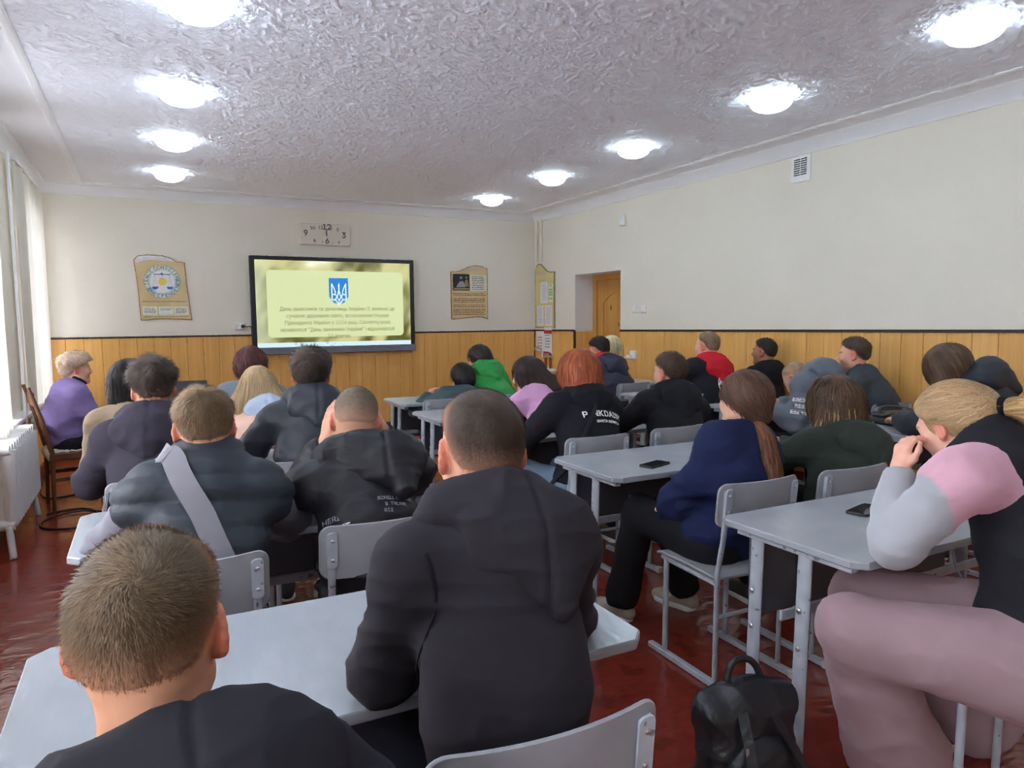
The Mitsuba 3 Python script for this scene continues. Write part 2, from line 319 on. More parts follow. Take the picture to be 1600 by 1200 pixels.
# windows
for i, (a, b) in enumerate(WN):
    w = struct(f"window_{i + 1}")
    fr = []; n = 3; x0, x1 = -1.24, -1.18
    fr += [box(x0, x1, a, b, ZS, ZS + 0.07, 0.004), box(x0, x1, a, b, ZH - 0.07, ZH, 0.004), box(x0, x1, a, a + 0.06, ZS, ZH, 0.004), box(x0, x1, b - 0.06, b, ZS, ZH, 0.004)]
    for k in range(1, n): fr.append(box(x0, x1, a + (b - a) * k / n - 0.045, a + (b - a) * k / n + 0.045, ZS, ZH, 0.004))
    fr.append(box(x0 + 0.005, x1 - 0.005, a, b, 1.95, 2.03, 0.004))
    part(w, "window_frame", mikit.ply(cat(fr), "m_frame"))
    for k in range(n):
        y0, y1 = a + (b - a) * k / n + 0.045, a + (b - a) * (k + 1) / n - 0.045
        for z0, z1 in ((ZS + 0.07, 1.95), (2.03, ZH - 0.07)):
            part(w, "pane", mikit.ply(M([[-1.21, y0, z0], [-1.21, y1, z0], [-1.21, y1, z1], [-1.21, y0, z1]], [[0, 1, 2], [0, 2, 3]]), "m_glass"))
    part(w, "windowsill", mikit.ply(box(-1.2, -0.86, a - 0.05, (7.46 if i == 1 else b + 0.05), ZS - 0.035, ZS, 0.006), "m_frame"), "white painted windowsill")
# the door, set back in its niche
dr_ = struct("door_1")
X0 = XR + 0.30
lf = part(dr_, "frame", mikit.ply(cat([box(X0 - 0.03, X0 + 0.05, DY1 - 0.08, DY1, 0, DZ, 0.004), box(X0 - 0.03, X0 + 0.05, DY0, DY0 + 0.08, 0, DZ, 0.004), box(X0 - 0.03, X0 + 0.05, DY0, DY1, DZ - 0.08, DZ, 0.004)]), "m_door"))
leaf = [box(X0, X0 + 0.04, DY0 + 0.08, DY1 - 0.08, 0.02, DZ - 0.08)]
lf = part(dr_, "leaf", mikit.ply(cat(leaf), "m_door"))
def door_panel(z0, z1, arch):
    y0, y1 = DY0 + 0.20, DY1 - 0.20; o = [(y0, z0), (y1, z0), (y1, z1)]
    if arch: o += [(y1 + (y0 - y1) * t, z1 + arch * math.sin(math.pi * t)) for t in np.linspace(0.06, 0.94, 15)]
    o.append((y0, z1)); return Polygon(o)
for z0, z1, ar in ((1.0, 1.62, 0.14), (0.18, 0.85, 0.0)):
    P = door_panel(z0, z1, ar)
    ring = extr(P.difference(P.buffer(-0.022)), 0.014); inner = extr(P.buffer(-0.05), 0.010)
    for m, nm in ((ring, "moulding"), (inner, "panel")):
        v = m.vertices; part(lf, nm, mikit.ply(M(np.c_[X0 - v[:, 2], v[:, 0], v[:, 1]], m.faces[:, ::-1]), "m_door"))
kn = [(7.45, 1.55, 0.016, 0.035), (7.28, 1.34, 0.012, 0.02), (7.12, 1.70, 0.010, 0.03), (7.15, 1.44, 0.012, 0.025), (7.5, 0.62, 0.014, 0.03)]
for m in [M(np.c_[np.full(12, X0 - 0.0105), y + a * np.cos(np.arange(12) * np.pi / 6), z + b * np.sin(np.arange(12) * np.pi / 6)], [[0, k + 1, k] for k in range(1, 11)]) for y, z, a, b in kn]: part(lf, "knot", mikit.ply(m, "m_knot"))
# ------------------------------------------------------------------ ceiling lamps
lamp_base = mikit.ply(lathe([(0.0, 0), (0.075, 0), (0.075, -0.014), (0.070, -0.02), (0.0, -0.02)], 40), "m_white", smooth=40)
dome_prof = [(0.134 * math.cos(a), -0.038 - 0.066 * math.sin(a)) for a in np.linspace(-0.9, math.pi / 2, 18)]
dome_m = lathe([(0.06, -0.019)] + [(min(x, 0.134), min(z, -0.0185)) for x, z in dome_prof], 40)
dome_m.invert()
dome = mikit.ply(dome_m, "m_white", smooth=40); dome["emitter"] = {"type": "area", "radiance": {"type": "rgb", "value": LAMP}}
for x, ys in ((0.27, (-0.5, 0.87, 2.22, 3.60, 5.0, 6.32, 7.70)), (3.72, (-0.5, 0.85, 2.21, 3.50, 4.98, 6.33, 7.75))):
    for y in ys:
        if y < 2.0 and x > 1 or y < 3 and x < 1: where = "frosted glass ceiling lamp nearer than the picture's edge"
        k = thing("ceiling_lamp", "", "ceiling lamp", "round ceiling lamps in two rows")
        order = {3.60: "nearest of left row, cut by the picture's top", 5.0: "second of the left row", 6.32: "third of left row", 7.70: "last of left row, by the front wall",
                 2.21: "nearest of the right row", 3.50: "second of the right row", 4.98: "third of the right row", 6.33: "fourth of the right row", 7.75: "last of the right row, by the front wall"}.get(y)
        if order is None: order = {-0.5: "last", 0.87: "middle", 0.85: "first", 2.22: "first"}[y] + " one out of view in the " + ("left" if x < 1 else "right") + " row"
        labels[k]["label"] = "lit frosted glass dome ceiling lamp, " + order
        part(k, "base", at(lamp_base, T().translate([x, y, ZC])))
        part(k, "glass_dome", at(dome, T().translate([x, y, ZC])), "glowing frosted glass dome")

# ------------------------------------------------------------------ things on the front wall
TX0, TX1, TZ0, TZ1, TY = 1.10, 3.10, 1.02, 2.18, YF - 0.10
tv = thing("wall_display", "large black interactive display screen with pale green slide on the front wall", "screen")
part(tv, "casing", mikit.ply(box(TX0, TX1, TY + 0.012, YF - 0.03, TZ0, TZ1, 0.01), "m_blackmat"))
part(tv, "wall_bracket", mikit.ply(box(1.8, 2.4, YF - 0.035, YF, 1.4, 1.8), "m_blackmat"))
BX, BT, BB = 0.055, 0.045, 0.085
part(tv, "bezel", mikit.ply(cat([box(TX0, TX0 + BX, TY, TY + 0.02, TZ0, TZ1, 0.004), box(TX1 - BX, TX1, TY, TY + 0.02, TZ0, TZ1, 0.004), box(TX0, TX1, TY, TY + 0.02, TZ1 - BT, TZ1, 0.004)]), "m_black"))
part(tv, "bottom_bar", mikit.ply(box(TX0, TX1, TY - 0.008, TY + 0.02, TZ0, TZ0 + BB, 0.006), "m_tvgrey"), "grey lower bar")
sx0, sx1, sz0, sz1 = TX0 + BX, TX1 - BX, TZ0 + BB, TZ1 - BT
def f_screen(p, n, uv):
    u = (p.x - sx0) / (sx1 - sx0); v = (p.z - sz0) / (sz1 - sz0)
    a = fbm(u * 7 + 3, v * 2.5 + u * 3, 1.0, 3); b = noise(u * 22 - v * 6, v * 5, 4.0)
    bg = mix([0.10, 0.10, 0.02], [0.62, 0.60, 0.27], smoothstep(0.3, 0.75, 0.65 * a + 0.4 * b))
    bg = mix(bg, [0.72, 0.80, 0.50], smoothstep(0.16, 0.0, u) * 0.6)
    W, H = (sx1 - sx0), (sz1 - sz0)
    qx = dr.abs(u - 0.508) * W - (0.440 * W - 0.05); qz = dr.abs(v - 0.50) * H - (0.385 * H - 0.05)
    d = dr.sqrt(dr.square(dr.maximum(qx, 0)) + dr.square(dr.maximum(qz, 0))) + dr.minimum(dr.maximum(qx, qz), 0) - 0.05
    col = mix([0.66, 0.74, 0.40], bg, smoothstep(0.0, 0.006, d))
    ex = dr.abs(u - 0.515) * W; ez = (v - 0.50) * H                  # the blue shield
    bot = 0.035 + 0.055 * smoothstep(0.05, 0.115, ex) + 0.02 * dr.square(ex / 0.115)
    sh = (ex < 0.118) & (ez < 0.315) & (ez > bot - 0.03)
    col = dr.select(sh, mi.Color3f(0.015, 0.22, 0.66), col)
    bar = v < 0.052
    tb = mix([0.66, 0.84, 0.90], [0.35, 0.50, 0.62], smoothstep(0.70, 0.78, noise(u * 60, v * 30, 2.0)) * smoothstep(0.2, 0.25, u) * smoothstep(0.66, 0.6, u))
    return dr.select(bar, tb, col) * 0.235
scr = mikit.ply(M([[sx0, TY + 0.006, sz0], [sx1, TY + 0.006, sz0], [sx1, TY + 0.006, sz1], [sx0, TY + 0.006, sz1]], [[0, 1, 2], [0, 2, 3]]), "m_glassblack", uv=np.array([[0, 0], [1, 0], [1, 1], [0, 1.0]]))
scr["emitter"] = {"type": "area", "radiance": proc(f_screen)}
part(tv, "screen", scr, "slide with a pale green card and lines of text")
LN = ["День захисників та захисниць України (1 жовтня) це", "сучасне державне свято, встановлене Указом", "Президента України у 2014 році. Спочатку воно", 'називалося "День захисника України" і відзначалося', "14 жовтня."]
tx = []
for i, s in enumerate(LN):
    m = text(s, 0.048, 0.0006); w = m.bounds[1][0] - m.bounds[0][0]; tw = [1.41, 1.26, 1.30, 1.40, 0.28][i]
    m.vertices[:, 0] *= tw / w; tx.append(on_front(m, 2.125, 1.538 - i * 0.083, TY + 0.005))
for m in tx: part(tv, "text_line", mikit.ply(m, "m_olive"), "dark line of text on the slide", "stuff")
def trident():
    from shapely import LineString, union_all
    L = lambda p, w=0.0075: LineString(p).buffer(w, 4); s = [Polygon([(-0.007, 0.09), (-0.009, 0.19), (0.0, 0.225), (0.009, 0.19), (0.007, 0.09)])]
    for k in (-1, 1):
        s += [L([(k * 0.086, 0.205), (k * 0.086, 0.012), (k * 0.045, 0.012), (k * 0.022, -0.022), (0, -0.05)]), L([(k * 0.086, 0.205), (k * 0.058, 0.15), (k * 0.044, 0.105), (k * 0.048, 0.078), (k * 0.086, 0.072)], 0.0065),
              L([(k * 0.004, 0.12), (k * 0.012, 0.075), (k * 0.030, 0.038), (k * 0.046, 0.014)], 0.0065), L([(k * 0.046, 0.075), (k * 0.030, 0.055), (0, 0.0), (0, -0.045)], 0.006)]
    return union_all(s)
m = extr(trident(), 0.0008)
tri = mikit.ply(on_front(m, 2.13, 1.66, TY + 0.005), "m_print"); tri["emitter"] = {"type": "area", "radiance": {"type": "rgb", "value": [0.13, 0.14, 0.088]}}
part(tv, "emblem", tri, "pale trident on a blue shield")

ck = thing("wall_clock", "beige rectangular wall clock above the big display", "clock")
CX, CZ = 2.0, 2.46
part(ck, "body", mikit.ply(box(CX - 0.305, CX + 0.305, YF - 0.045, YF, CZ - 0.13, CZ + 0.13, 0.01), "m_clock"))
nm = []
for s, x, z, h in (("12", 0.02, 0.080, 0.066), ("3", 0.225, -0.01, 0.066), ("6", 0.02, -0.085, 0.066), ("9", -0.235, 0.0, 0.066), ("1", 0.075, 0.082, 0.034), ("2", 0.15, 0.062, 0.036), ("4", 0.16, -0.092, 0.036), ("5", 0.08, -0.102, 0.024), ("7", -0.04, -0.10, 0.022), ("8", -0.135, -0.082, 0.036), ("10", -0.15, 0.07, 0.036), ("11", -0.055, 0.078, 0.036)):
    nm.append(on_front(text(s, h, 0.001, True), CX + x, CZ + z - h * 0.3, YF - 0.0455))
for m in nm: part(ck, "numeral", mikit.ply(m, "m_ink"))
hand = lambda a, L, w: M(np.array([[CX + 0.018 + w * math.cos(a), YF - 0.049, CZ - 0.015 - w * math.sin(a)], [CX + 0.018 - w * math.cos(a), YF - 0.049, CZ - 0.015 + w * math.sin(a)], [CX + 0.018 + L * math.sin(a), YF - 0.049, CZ - 0.015 + L * math.cos(a)]]), [[0, 1, 2], [0, 2, 1]])
part(ck, "hand", mikit.ply(hand(-0.05, 0.11, 0.006), "m_ink")); part(ck, "hand", mikit.ply(hand(-0.30, 0.075, 0.007), "m_ink"))

def arc_text(s, r, a_mid, h, outward=True, step=None):
    step = step or h * 0.92 / r; ms = []; n = len(s)
    for i, ch in enumerate(s):
        if ch == " ": continue
        m = text(ch, h, 0.0008, True); k = (i - (n - 1) / 2) * step
        a = a_mid - k if outward else a_mid + k
        rot = a - math.pi / 2 if outward else a + math.pi / 2
        rr = r if outward else r + h
        v = m.vertices.copy(); c, q = math.cos(rot), math.sin(rot)
        ms.append(M(np.c_[c * v[:, 0] - q * v[:, 1] + rr * math.cos(a), q * v[:, 0] + c * v[:, 1] + rr * math.sin(a), v[:, 2]], m.faces))
    return cat(ms)
def lines(n, w, h, rag=0.3, seed=0):
    """rows of far print too small to read: short bars"""
    rng = np.random.default_rng(seed); o = []
    for i in range(n):
        x = -w / 2; e = w / 2 * (1 - rag * rng.random())
        while x < e:
            L = min(0.012 + 0.03 * rng.random(), e - x)
            o.append(sbox(x, -i * h, x + L, -i * h + h * 0.42)); x += L + 0.006
    return o
from shapely import union_all
po = thing("wall_poster", "parchment coloured poster with round scales of science emblem left of the display", "poster")
PX, PZ = 0.195, 1.80
shape = Polygon([(-0.285, 0.30), (-0.24, 0.345), (-0.14, 0.362), (0.0, 0.355), (0.09, 0.33), (0.14, 0.292), (0.225, 0.285), (0.235, 0.05), (0.275, -0.362), (0.10, -0.35), (-0.10, -0.348), (-0.17, -0.362), (-0.245, -0.36), (-0.255, 0.0)])
part(po, "board", mikit.ply(on_front(extr(shape, 0.012), PX, PZ, YF), "m_brown"), "dark edged board")
part(po, "sheet", mikit.ply(on_front(extr(shape.buffer(-0.006), 0.002), PX, PZ, YF - 0.012), "m_parch"))
L1, L2, L3 = YF - 0.0145, YF - 0.0155, YF - 0.0165
ec = (PX - 0.01, PZ + 0.065)
part(po, "title_band", mikit.ply(on_front(extr(Polygon([(-0.275, 0.295), (-0.235, 0.335), (-0.14, 0.350), (0.0, 0.343), (0.08, 0.32), (0.12, 0.29), (0.0, 0.298), (-0.13, 0.305), (-0.265, 0.27)]), 0.001), PX, PZ, L1 + 0.001), "m_paper"))
ttl = [on_front(text(w, 0.026, 0.0006), PX + x, PZ + z, L2) for w, x, z in (("НАУКА,", -0.20, 0.285), ("АКАДЕМІЧНА", -0.075, 0.306), ("КУЛЬТУРА", 0.06, 0.298))]
part(po, "title", mikit.ply(cat(ttl), "m_lilac"))
part(po, "emblem_ring", mikit.ply(on_front(extr(Point(0, 0).buffer(0.185, 32), 0.0008), *ec, L1), "m_teal")); part(po, "emblem_disc", mikit.ply(on_front(extr(Point(0, 0).buffer(0.181, 32), 0.001), *ec, L1), "m_palegreen"))
part(po, "inner_ring", mikit.ply(on_front(extr(Point(0, 0).buffer(0.130, 32), 0.0012), *ec, L1), "m_teal")); part(po, "inner_disc", mikit.ply(on_front(extr(Point(0, 0).buffer(0.127, 32), 0.0014), *ec, L1), "m_paper"))
for m in (arc_text("CONSCIENCE", 0.138, math.radians(52), 0.037), arc_text("SCIENCE", 0.138, math.radians(176), 0.037), arc_text("INDEPENDENCE", 0.138, math.radians(-70), 0.037, False)): part(po, "ring_word", mikit.ply(on_front(m, *ec, L2), "m_teal"), kind="stuff")
sc = [sbox(-0.085, 0.077, 0.085, 0.085), sbox(-0.004, 0.06, 0.004, 0.095), Point(0, 0.088).buffer(0.012)]
part(po, "scale_beam", mikit.ply(on_front(extr(union_all(sc), 0.0008), *ec, L2), "m_navy"))
cords = [Polygon([(x, 0.077), (x + 0.002, 0.077), (x2 + 0.002, -0.06), (x2, -0.06)]) for x, x2 in ((-0.075, -0.095), (-0.075, -0.055), (0.073, 0.055), (0.073, 0.095))]
part(po, "scale_cord", mikit.ply(on_front(extr(union_all(cords), 0.0008), *ec, L2), "m_grey"))
pans = [Point(x, -0.055).buffer(0.032).intersection(sbox(x - 0.04, -0.1, x + 0.04, -0.055)) for x in (-0.075, 0.075)]
part(po, "scale_pan", mikit.ply(on_front(extr(union_all(pans), 0.0008), *ec, L2), "m_blue"))
sun = union_all([Point(0, 0).buffer(0.03)] + [affinity.rotate(Polygon([(-0.012, 0.02), (0.012, 0.02), (0, 0.055)]), k * 30, origin=(0, 0)) for k in range(12)])
part(po, "sun", mikit.ply(on_front(extr(sun, 0.0008), *ec, L2), "m_gold"))
for x, sd in ((-0.145, 1), (0.015, 2), (0.17, 3)):
    part(po, "text_box", mikit.ply(on_front(extr(sbox(-0.075, -0.05, 0.07, 0.045), 0.0008), PX + x, PZ - 0.255, L1), "m_palegreen"))
pr_ = [affinity.translate(g, x, -0.235) for x, sd, n in ((-0.145, 1, 4), (0.015, 2, 2), (0.17, 3, 4)) for g in lines(n, 0.12, 0.016, 0.25, sd)] + [sbox(-0.22, -0.157, 0.225, -0.152), sbox(-0.22, -0.327, 0.235, -0.322)]
part(po, "fine_print", mikit.ply(on_front(extr(union_all(pr_), 0.0006), PX, PZ, L2), "m_brown"), kind="stuff")

pq = thing("wall_poster", "parchment poster with arched top and dark photo, right of the display", "poster")
QX, QZ = 3.92, 1.78
arch = [(0.27 - 0.0 + (-0.40) * t, 0.29 + 0.075 * math.sin(math.pi * min(1, 0.16 + t * 0.84))) for t in np.linspace(0, 1, 12)]
shape = Polygon([(0.27, -0.36)] + arch + [(-0.17, 0.278), (-0.27, 0.275), (-0.27, -0.36), (-0.15, -0.352), (0.10, -0.33), (0.18, -0.33)])
part(pq, "board", mikit.ply(on_front(extr(shape.buffer(0), 0.012), QX, QZ, YF), "m_brown"), "dark edged board")
part(pq, "sheet", mikit.ply(on_front(extr(shape.buffer(0).buffer(-0.007), 0.002), QX, QZ, YF - 0.012), "m_parch"))
part(pq, "title", mikit.ply(on_front(text("АКАДЕМІЧНА", 0.030, 0.0006, True), QX + 0.07, QZ + 0.295, L2), "m_lilac"))
part(pq, "photo", mikit.ply(on_front(extr(sbox(-0.245, 0.025, 0.0, 0.245), 0.001), QX, QZ, L1), "m_blackmat"), "dark picture of two people at a table")
fig = [Polygon([(-0.20, 0.07), (-0.14, 0.15), (-0.09, 0.15), (-0.06, 0.07)]), Point(-0.125, 0.195).buffer(0.018)]
part(pq, "photo_figure", mikit.ply(on_front(extr(union_all(fig), 0.0006), QX, QZ, L2), "m_grey"))
part(pq, "photo_figure", mikit.ply(on_front(extr(union_all([Point(-0.045, 0.20).buffer(0.016), Polygon([(-0.08, 0.08), (-0.06, 0.17), (-0.03, 0.17), (-0.01, 0.08)]), sbox(-0.24, 0.035, -0.005, 0.06)]), 0.0006), QX, QZ, L2), "m_olive"))
part(pq, "text_box", mikit.ply(on_front(extr(sbox(0.015, 0.02, 0.25, 0.235), 0.0008), QX, QZ, L1), "m_palegreen"))
pr_ = [affinity.translate(g, 0.13, 0.205) for g in lines(8, 0.2, 0.024, 0.3, 7)] + [affinity.translate(g, 0.0, z) for z, n in ((-0.02, 2), (-0.09, 3), (-0.175, 2), (-0.235, 4)) for g in lines(n, 0.48, 0.022, 0.12, int(abs(z) * 1000))]
part(pq, "fine_print", mikit.ply(on_front(extr(union_all(pr_), 0.0006), QX, QZ, L2), "m_brown"), kind="stuff")

so = thing("wall_socket", "white double wall socket with black plug left of the display", "socket")
part(so, "plate", mikit.ply(box(0.90, 1.04, YF - 0.03, YF, 1.32, 1.40, 0.008), "m_plastic"))
for x in (0.935, 1.005):
    m = lathe([(0.0, 0.004), (0.024, 0.004), (0.027, 0.0), (0.022, -0.004)], 20); v = m.vertices
    part(so, "socket_ring", mikit.ply(M(np.c_[x + v[:, 0], YF - 0.032 - v[:, 2], 1.36 + v[:, 1]], m.faces), "m_white", smooth=30))
pg = thing("power_plug", "black power plug with cord in the socket beside the display", "plug")
part(pg, "plug", mikit.ply(tube([(1.005, YF - 0.035, 1.36), (1.01, YF - 0.06, 1.36), (1.02, YF - 0.075, 1.36)], [0.02, 0.02, 0.009], 12), "m_black", smooth=40))
part(pg, "cord", mikit.ply(tube(spline([(1.015, YF - 0.07, 1.36), (1.06, YF - 0.07, 1.355), (1.095, YF - 0.04, 1.352), (1.105, YF - 0.02, 1.25), (1.13, YF - 0.02, 1.3)], 18), 0.005, 6), "m_black", smooth=True))

# ------------------------------------------------------------------ things on the right wall
nb = thing("notice_board", "tall narrow yellow notice board with curved top and papers by the corner", "notice board")
NY, NZ = 8.60, 1.73
shape = Polygon([(-0.265, 0.36), (-0.24, 0.415), (-0.18, 0.45), (-0.10, 0.445), (-0.03, 0.40), (0.06, 0.345), (0.13, 0.325), (0.265, 0.32), (0.265, -0.44), (-0.265, -0.44)])
part(nb, "board", mikit.ply(on_right(extr(shape, 0.018), NY, NZ, XR), "m_olive"))
part(nb, "face", mikit.ply(on_right(extr(shape.buffer(-0.012), 0.002), NY, NZ, XR - 0.018), "m_yellow"), "yellow face")
part(nb, "title", mikit.ply(cat([on_right(text("Інформ.", 0.05, 0.0008), NY + 0.06, NZ + 0.30, XR - 0.021), on_right(text("куток", 0.05, 0.0008), NY + 0.04, NZ + 0.20, XR - 0.021)]), "m_lilac"))
for x0, x1, z0, z1, c in ((-0.10, 0.09, -0.10, 0.19, "m_paper"), (0.12, 0.235, -0.09, 0.16, "m_palegreen"), (-0.20, -0.02, -0.41, -0.13, "m_paper"), (0.02, 0.21, -0.41, -0.13, "m_paper")):
    part(nb, "paper", mikit.ply(on_right(extr(sbox(x0, z0, x1, z1), 0.002), NY, NZ, XR - 0.020), c), "white pinned sheet" if c == "m_paper" else "pinned sheet with small pictures")
pr_ = [affinity.translate(g, x, z) for x, z, n, w, s in ((0.0, 0.15, 9, 0.14, 1), (-0.11, -0.17, 9, 0.13, 2), (0.115, -0.17, 9, 0.14, 3)) for g in lines(n, w, 0.026, 0.3, s)]
part(nb, "fine_print", mikit.ply(on_right(extr(union_all(pr_), 0.0006), NY, NZ, XR - 0.0225), "m_lilac"), kind="stuff")
part(nb, "picture", mikit.ply(on_right(extr(union_all([Point(0.18, 0.135).buffer(0.018)] + [Point(x, z).buffer(0.014) for x in (0.145, 0.178, 0.212) for z in (0.08, 0.045, 0.01, -0.04)]), 0.0006), NY, NZ, XR - 0.0225), "m_green"))
for nmx, yy, z0, z1, lab in (("a", (8.60, 8.83), 0.965, 1.27, "white notice sheet hanging under the yellow board, behind the red headed one"), ("b", (8.39, 8.60), 0.93, 1.30, "white calendar sheet with red band hanging under the yellow board")):
    k = thing("notice_sheet", lab, "paper"); x = XR - (0.018 if nmx == "a" else 0.022)
    part(k, "sheet", mikit.ply(box(x - 0.003, x, yy[0], yy[1], z0, z1), "m_paper"))
    if nmx == "b":
        part(k, "red_band", mikit.ply(cat([box(x - 0.0045, x - 0.003, yy[0], yy[1], 1.21, 1.26), box(x - 0.0045, x - 0.003, yy[0] + 0.06, yy[1], 0.935, 0.965)]), "m_red"))
    pm = on_right(extr(union_all([affinity.translate(g, 0, 0) for g in lines(5, 0.16, 0.04, 0.4, 4)]), 0.0006), (yy[0] + yy[1]) / 2, z1 - 0.12, x - 0.0035)
    part(k, "fine_print", mikit.ply(pm, "m_grey"), kind="stuff")
k = thing("water_pipe", "thin painted water pipes in the corner above and below the notice board", "pipe")
for yy in (8.80, 8.68): part(k, "pipe", mikit.ply(tube([(XR - 0.022, yy, 2.21), (XR - 0.022, yy, 2.80)], 0.016, 10), "m_wall", smooth=40))
for yy, zz in ((8.55, 0.92), (8.42, 0.95)): part(k, "lower_pipe", mikit.ply(tube([(XR - 0.035, yy, 0.1), (XR - 0.035, yy, zz)], 0.014, 10), "m_brown", smooth=40), "brown painted pipe")
k = thing("sink", "cream ceramic sink on the right wall behind the orange haired person", "sink")
sk = slab(outline_rr(0.40, 0.5, 0.08), 0.14, 0.02, lambda v: np.c_[v[:, :2] * (0.75 + 0.25 * np.clip(v[:, 2:] / 0.14, 0, 1)), v[:, 2] - 0.09 * np.clip(1 - (np.abs(v[:, 0]) / 0.15) ** 4, 0, 1) * np.clip(1 - (np.abs(v[:, 1]) / 0.2) ** 4, 0, 1) * (v[:, 2] > 0.135)])
part(k, "basin", at(mikit.ply(sk, "m_plastic", smooth=35), T().translate([XR - 0.23, 8.42, 0.60])))
part(k, "pedestal", mikit.ply(box(XR - 0.28, XR - 0.1, 8.34, 8.5, 0, 0.61, 0.02), "m_plastic"))
k = thing("water_tap", "chrome water tap with curved spout under the notices", "tap")
part(k, "valve", mikit.ply(cat([tube([(XR - 0.05, 8.36, 0.90), (XR - 0.05, 8.64, 0.90)], 0.014, 10), tube([(XR - 0.05, 8.60, 0.88), (XR - 0.05, 8.60, 0.97)], 0.022, 10), tube([(XR, 8.50, 0.9), (XR - 0.07, 8.50, 0.9)], 0.02, 10)]), "m_steel", smooth=40))
part(k, "spout", mikit.ply(tube(spline([(XR - 0.06, 8.62, 0.92), (XR - 0.06, 8.66, 1.00), (XR - 0.07, 8.74, 1.02), (XR - 0.08, 8.80, 0.97), (XR - 0.09, 8.81, 0.90)], 20), 0.012, 10), "m_steel", smooth=True))
k = thing("vent_grille", "white ventilation grille with dark slots high on the right wall", "vent")
part(k, "frame", mikit.ply(box(XR - 0.012, XR, 4.20, 4.40, 2.54, 2.75, 0.003), "m_plastic"))
sl = mikit.ply(box(XR - 0.014, XR - 0.011, -0.030, 0.030, 0, 0.010), "m_black")
for yy in (4.335, 4.265):
    for j in range(8): part(k, "slot", at(sl, T().translate([0, yy, 2.595 + j * 0.018])))
k = thing("wall_sensor", "small white sensor box under the cornice above the door", "sensor")
part(k, "case", mikit.ply(box(XR - 0.04, XR, 6.74, 6.84, 2.47, 2.59, 0.012), "m_plastic")); part(k, "lens", mikit.ply(box(XR - 0.044, XR - 0.04, 6.77, 6.81, 2.49, 2.53, 0.002), "m_white"))
for i, (yy, lab) in enumerate(((6.56, "white light switch right of the door, the one nearer the door"), (6.40, "white light switch right of the door, the one farther from the door"))):
    k = thing("light_switch", lab, "switch")
    part(k, "plate", mikit.ply(box(XR - 0.014, XR, yy - 0.042, yy + 0.042, 1.475, 1.56, 0.005), "m_plastic")); part(k, "rocker", mikit.ply(box(XR - 0.022, XR - 0.012, yy - 0.027, yy + 0.027, 1.49, 1.545, 0.004), "m_white"))
k = thing("wall_socket", "white wall socket on the panelling right of the door with a plug in it", "socket")
part(k, "plate", mikit.ply(box(XR - 0.045, XR - 0.012, 6.50, 6.61, 0.95, 1.05, 0.008), "m_plastic"))
part(k, "plug", mikit.ply(box(XR - 0.10, XR - 0.045, 6.55, 6.61, 0.955, 1.0, 0.012), "m_plastic"))
part(k, "cord", mikit.ply(tube(spline([(XR - 0.09, 6.6, 0.97), (XR - 0.10, 6.68, 0.95), (XR - 0.07, 6.76, 0.85), (XR - 0.03, 6.8, 0.6), (XR - 0.03, 6.8, 0.1)], 24), 0.006, 6), "m_plastic", smooth=True))
# ------------------------------------------------------------------ curtain, radiator
def curtain(x, y0, y1, z0, z1, seed, folds, label):
    rng = np.random.default_rng(seed); ny, nz = folds * 8 + 1, 14
    Y, Z = np.meshgrid(np.linspace(y0, y1, ny), np.linspace(0, 1, nz), indexing="ij")
    dx = 0.022 * np.sin((Y - y0) / (y1 - y0) * folds * 2 * np.pi + 0.6 * np.sin(Y * 9)) * (0.55 + 0.45 * (1 - Z)) + 0.01 * np.sin(Y * 5 + Z * 2)
    V = np.stack([x + dx, Y, z0 + Z * (z1 - z0)], -1).reshape(-1, 3)
    i = np.arange(ny * nz).reshape(ny, nz); q = np.stack([i[:-1, :-1], i[1:, :-1], i[1:, 1:], i[:-1, 1:]], -1).reshape(-1, 4)
    f = np.vstack([q[:, [0, 1, 2]], q[:, [0, 2, 3]]]); 
    k = thing("curtain", label, "curtain")
    part(k, "cloth", mikit.ply(M(V, f), "m_curtain", smooth=True))
    ts = []
    for t in np.linspace(0, 1, folds * 10):
        yy = y0 + t * (y1 - y0); xx = x + 0.022 * math.sin(t * folds * 2 * math.pi + 0.6 * math.sin(yy * 9)) + 0.01 * math.sin(yy * 5)
        L = 0.05 + 0.05 * rng.random(); ts.append(tube([(xx, yy, z0 + 0.01), (xx, yy + 0.004, z0 - L * 0.6), (xx, yy + 0.01 * (rng.random() - 0.5), z0 - L)], [0.006, 0.006, 0.002], 5))
    part(k, "fringe", mikit.ply(cat(ts), "m_curtain", smooth=True), kind="stuff")
    part(k, "curtain_rail", mikit.ply(box(x - 0.02, x + 0.02, y0 - 0.03, y1 + 0.03, z1 - 0.01, z1 + 0.015, 0.003), "m_white"))
curtain(-0.88, 6.98, 8.60, 0.60, 2.72, 1, 6, "white fringed curtain hanging by the far left corner")
curtain(-0.86, 5.45, 6.02, 0.66, 2.72, 2, 3, "white fringed curtain at the left picture edge over the radiator")
k = thing("radiator", "white cast iron radiator under the left window", "radiator")
sec = []
for s in (-1, 1): sec.append(tube([(0.055 * s, 0, 0.06), (0.055 * s, 0, 0.50)], 0.024, 10, oval=1.6, ref=(1, 0, 0)))
sec += [tube([(-0.07, 0, 0.055), (0.07, 0, 0.055)], 0.034, 12), tube([(-0.07, 0, 0.51), (0.07, 0, 0.51)], 0.034, 12)]
sec.append(box(-0.03, 0.03, -0.006, 0.006, 0.05, 0.5))
sec = mikit.ply(cat(sec), "m_rad", smooth=40)
for i in range(12): part(k, "section", at(sec, T().translate([-0.84, 5.16 + i * 0.092, 0.14])))
